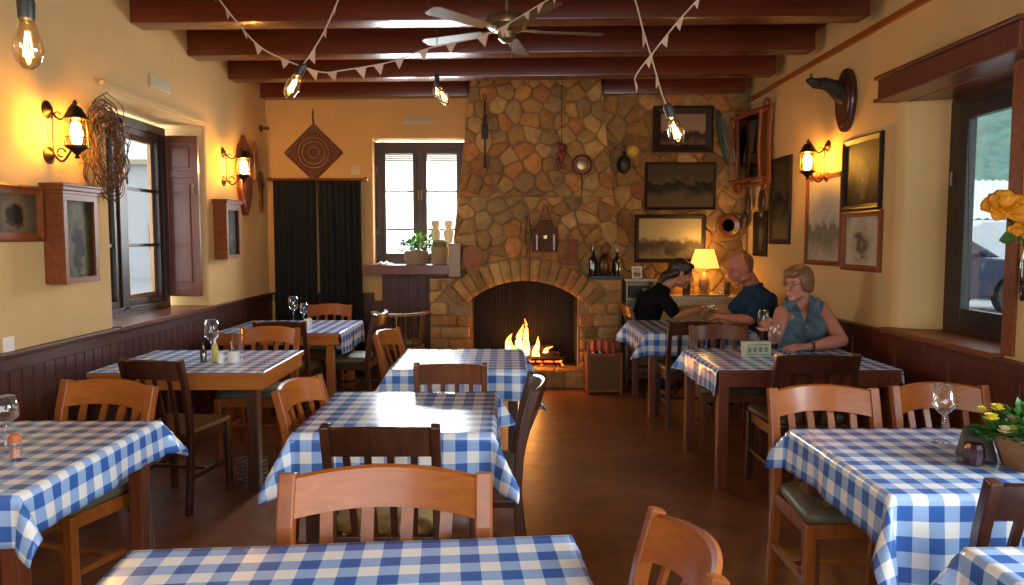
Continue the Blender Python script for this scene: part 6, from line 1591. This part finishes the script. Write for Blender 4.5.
# ---------------------------------------------------------------- outside the right window
out = plain('pale_paving', (.42, .43, .43), .9, var=.06, scale=2)
struct(MB().box(3.2, 60, -12, 70, -.14, -.02).build('ground', out))
def car():
    t = thing('parked_car', 'dark blue car parked outside the right window', 'car', (8.86, 16.0, -.02), R(4))
    paint = plain('blue_car_paint', (.008, .022, .055), .35, metal=.2, var=.05, coat=.2, spec=.3)
    # body side profile (x forward, z up)
    side = [(-2.25, .35), (-2.3, .75), (-2.2, 1.02), (-1.3, 1.08), (.55, 1.08), (1.3, 1.02), (2.0, .88), (2.25, .68), (2.28, .38), (1.75, .30)]
    def wheel_arch(cx): return [(cx + .40 * math.cos(a), .34 + .40 * math.sin(a)) for a in [PI * i / 10 for i in range(11)]]
    low = [(2.28, .34)] + wheel_arch(1.38) + [(0, .26)] + wheel_arch(-1.38) + [(-2.25, .34)]
    poly = side[1:-1] + low
    MB().prism(poly, -.86, .86).build('body', paint, t, bev=.05, smooth=True)
    roof = [(-2.05, 1.06), (-1.75, 1.50), (-1.3, 1.62), (.0, 1.64), (.35, 1.55), (1.15, 1.06)]
    b = MB(); n = len(roof); b.add([(x, -.80 + (.16 * (z - 1.06) / .58), z) for x, z in roof] + [(x, .80 - (.16 * (z - 1.06) / .58), z) for x, z in roof], [tuple(range(n)), tuple(range(n, 2 * n))[::-1]] + [(i, i + n, (i + 1) % n + n, (i + 1) % n) for i in range(n)])
    cab = b.build('cabin', paint, t, bev=.04, smooth=True)
    dk = plain('tinted_glass', (.02, .035, .045), .06, var=.05)
    for y in (-1, 1):
        for (w0) in ([(-1.62, 1.12), (-1.45, 1.47), (-.55, 1.54), (-.50, 1.12)], [(-.42, 1.12), (-.46, 1.55), (.0, 1.56), (.22, 1.49), (.82, 1.12)]):
            b = MB(); n = len(w0); pts = [(x, y * (.80 - .16 * (z - 1.06) / .58 + .004), z) for x, z in w0]; b.add(pts + [(x, yy - y * .02, z) for x, yy, z in pts], [tuple(range(n)), tuple(range(n, 2 * n))] + [(i, (i + 1) % n, (i + 1) % n + n, i + n) for i in range(n)]); b.build('side_window', dk, cab)
    for cx in (-1.38, 1.38):
        for y in (-1, 1):
            w = MB().lathe([(.20, -.10), (.315, -.10), (.335, -.07), (.335, .07), (.315, .10), (.20, .10)], 32, T(cx, y * .76, .335) @ Matrix.Rotation(PI / 2, 4, 'X')).build('wheel', 'rubber', t, smooth=True)
            b = MB()
            for k in range(5): a = k * 2 * PI / 5 + .3; b.tube([(cx + .04 * math.cos(a), y * .865, .335 + .04 * math.sin(a)), (cx + .215 * math.cos(a + .08), y * .85, .335 + .215 * math.sin(a + .08))], [.03, .022], 6); b.tube([(cx + .04 * math.cos(a), y * .865, .335 + .04 * math.sin(a)), (cx + .215 * math.cos(a + .4), y * .85, .335 + .215 * math.sin(a + .4))], [.025, .018], 6)
            b.tube([(cx + .215 * math.cos(a), y * .85, .335 + .215 * math.sin(a)) for a in [2 * PI * i / 28 for i in range(28)]], .018, 6, closed=True, up=(0, 1, 0)); b.build('rim', 'chrome', w)
    for y in (-1, 1):
        MB().ell((.66, y * .98, 1.16), (.09, .09, .07), 12).box(.62, .70, min(y * .8, y * .93), max(y * .8, y * .93), 1.10, 1.14).build('wing_mirror', paint, t, smooth=True)
        MB().ell((2.12, y * .66, .78), (.16, .16, .08), 12).build('headlight', 'chrome', t, smooth=True)
        for x in (-.62, .35): MB().box(x, x + .16, min(y * .86, y * .885), max(y * .86, y * .885), .93, .955, bev=.005).build('door_handle', paint, t)
        MB().box(-.52, -.50, min(y * .858, y * .866), max(y * .858, y * .866), .32, 1.07).build('door_seam', 'black', t)
    t.scale = (1.12, 1.12, 1.12); return t
car()
t = thing('outbuilding', 'white building with corrugated metal roof outside the right window', 'building', (17.5, 25, 0))
MB().box(-7, 7, -2.5, 3.5, -.02, 2.2).build('wall', plain('whitewash', (.55, .6, .6), .8, var=.03), t)
def corr():
    m_, nt, b = nmat('corrugated_metal'); setp(b, (.62, .63, .62), .5, metal=.1); return m_
b = MB(); n = 240; vs = []
for i in range(n + 1):
    x = -7.6 + 15.2 * i / n; z = .03 * math.sin(i * PI / 2)
    vs += [(x, -3.0, 2.15 + z), (x + .6, 1.8, 3.65 + z)]
b.add(vs, [(2 * i, 2 * i + 2, 2 * i + 3, 2 * i + 1) for i in range(n)]); b.build('roof', corr(), t, solid=.02)
b = MB().box(-7, 7, -2.6, -2.5, 1.75, 2.05); b.build('fascia', plain('green_fascia', (.16, .30, .24), .7), t)
# parked van beyond the car
t = thing('white_van', 'pale van beyond the dark blue car outside the right window', 'van', (14.4, 19.8, -.02), R(3))
MB().prism([(-2.6, .35), (-2.6, 1.9), (-2.4, 2.05), (1.3, 2.05), (1.9, 1.35), (2.55, 1.1), (2.6, .35)], -.95, .95).build('body', plain('white_paint', (.55, .60, .62), .4, var=.03), t, bev=.06, smooth=True)
for cx in (-1.6, 1.7):
    for y in (-.85, .85): MB().lathe([(0, -.1), (.33, -.1), (.34, 0), (.33, .1), (0, .1)], 24, T(cx, y, .34) @ Matrix.Rotation(PI / 2, 4, 'X')).build('wheel', 'rubber', t)
MB().prism([(1.22, 1.35), (1.25, 1.9), (1.85, 1.36)], -.96, .96).build('window', 'black', t)
# wooded hill
b = MB(); rnd = random.Random(9); vs = []; nx, ny = 60, 24
for j in range(ny):
    for i in range(nx):
        x = 5 + i * 1.6; y = 38 + j * 2.2; h = 14 * (1 - math.exp(-j * .13)) * (1 + .25 * math.sin(i * .23 + 1)) + rnd.uniform(-.5, .5) * (1 if j else 0); vs.append((x, y, h - .1))
b.add(vs, [(j * nx + i, j * nx + i + 1, (j + 1) * nx + i + 1, (j + 1) * nx + i) for j in range(ny - 1) for i in range(nx - 1)])
hill = b.build('hill', plain('wooded_hillside', (.09, .20, .16), .95, var=.35, scale=.9), None, smooth='all'); struct(hill)
# ---- outside the left window: pale wall and a post
struct(MB().box(-60, -3.3, -12, 70, -.14, -.02).build('ground', out))
t = thing('street_house', 'pale house front with a red sign seen through the left window', 'building', (-16, 30, 0))
MB().box(-8, 8, 0, .4, -.02, 4.5).build('wall', plain('pale_render', (.60, .62, .62), .9, var=.03), t)
MB().box(-8.3, 8.3, -.3, .5, 4.5, 4.7).build('eave', 'cream_paint', t)
MB().box(1.6, 2.5, -.06, 0, 1.1, 2.1).build('sign', plain('red_sign', (.55, .06, .06), .5), t)
for x in (-5, -1, 3.5): MB().box(x, x + 1.0, -.03, 0, 1.2, 2.6).build('window', 'pane', t)
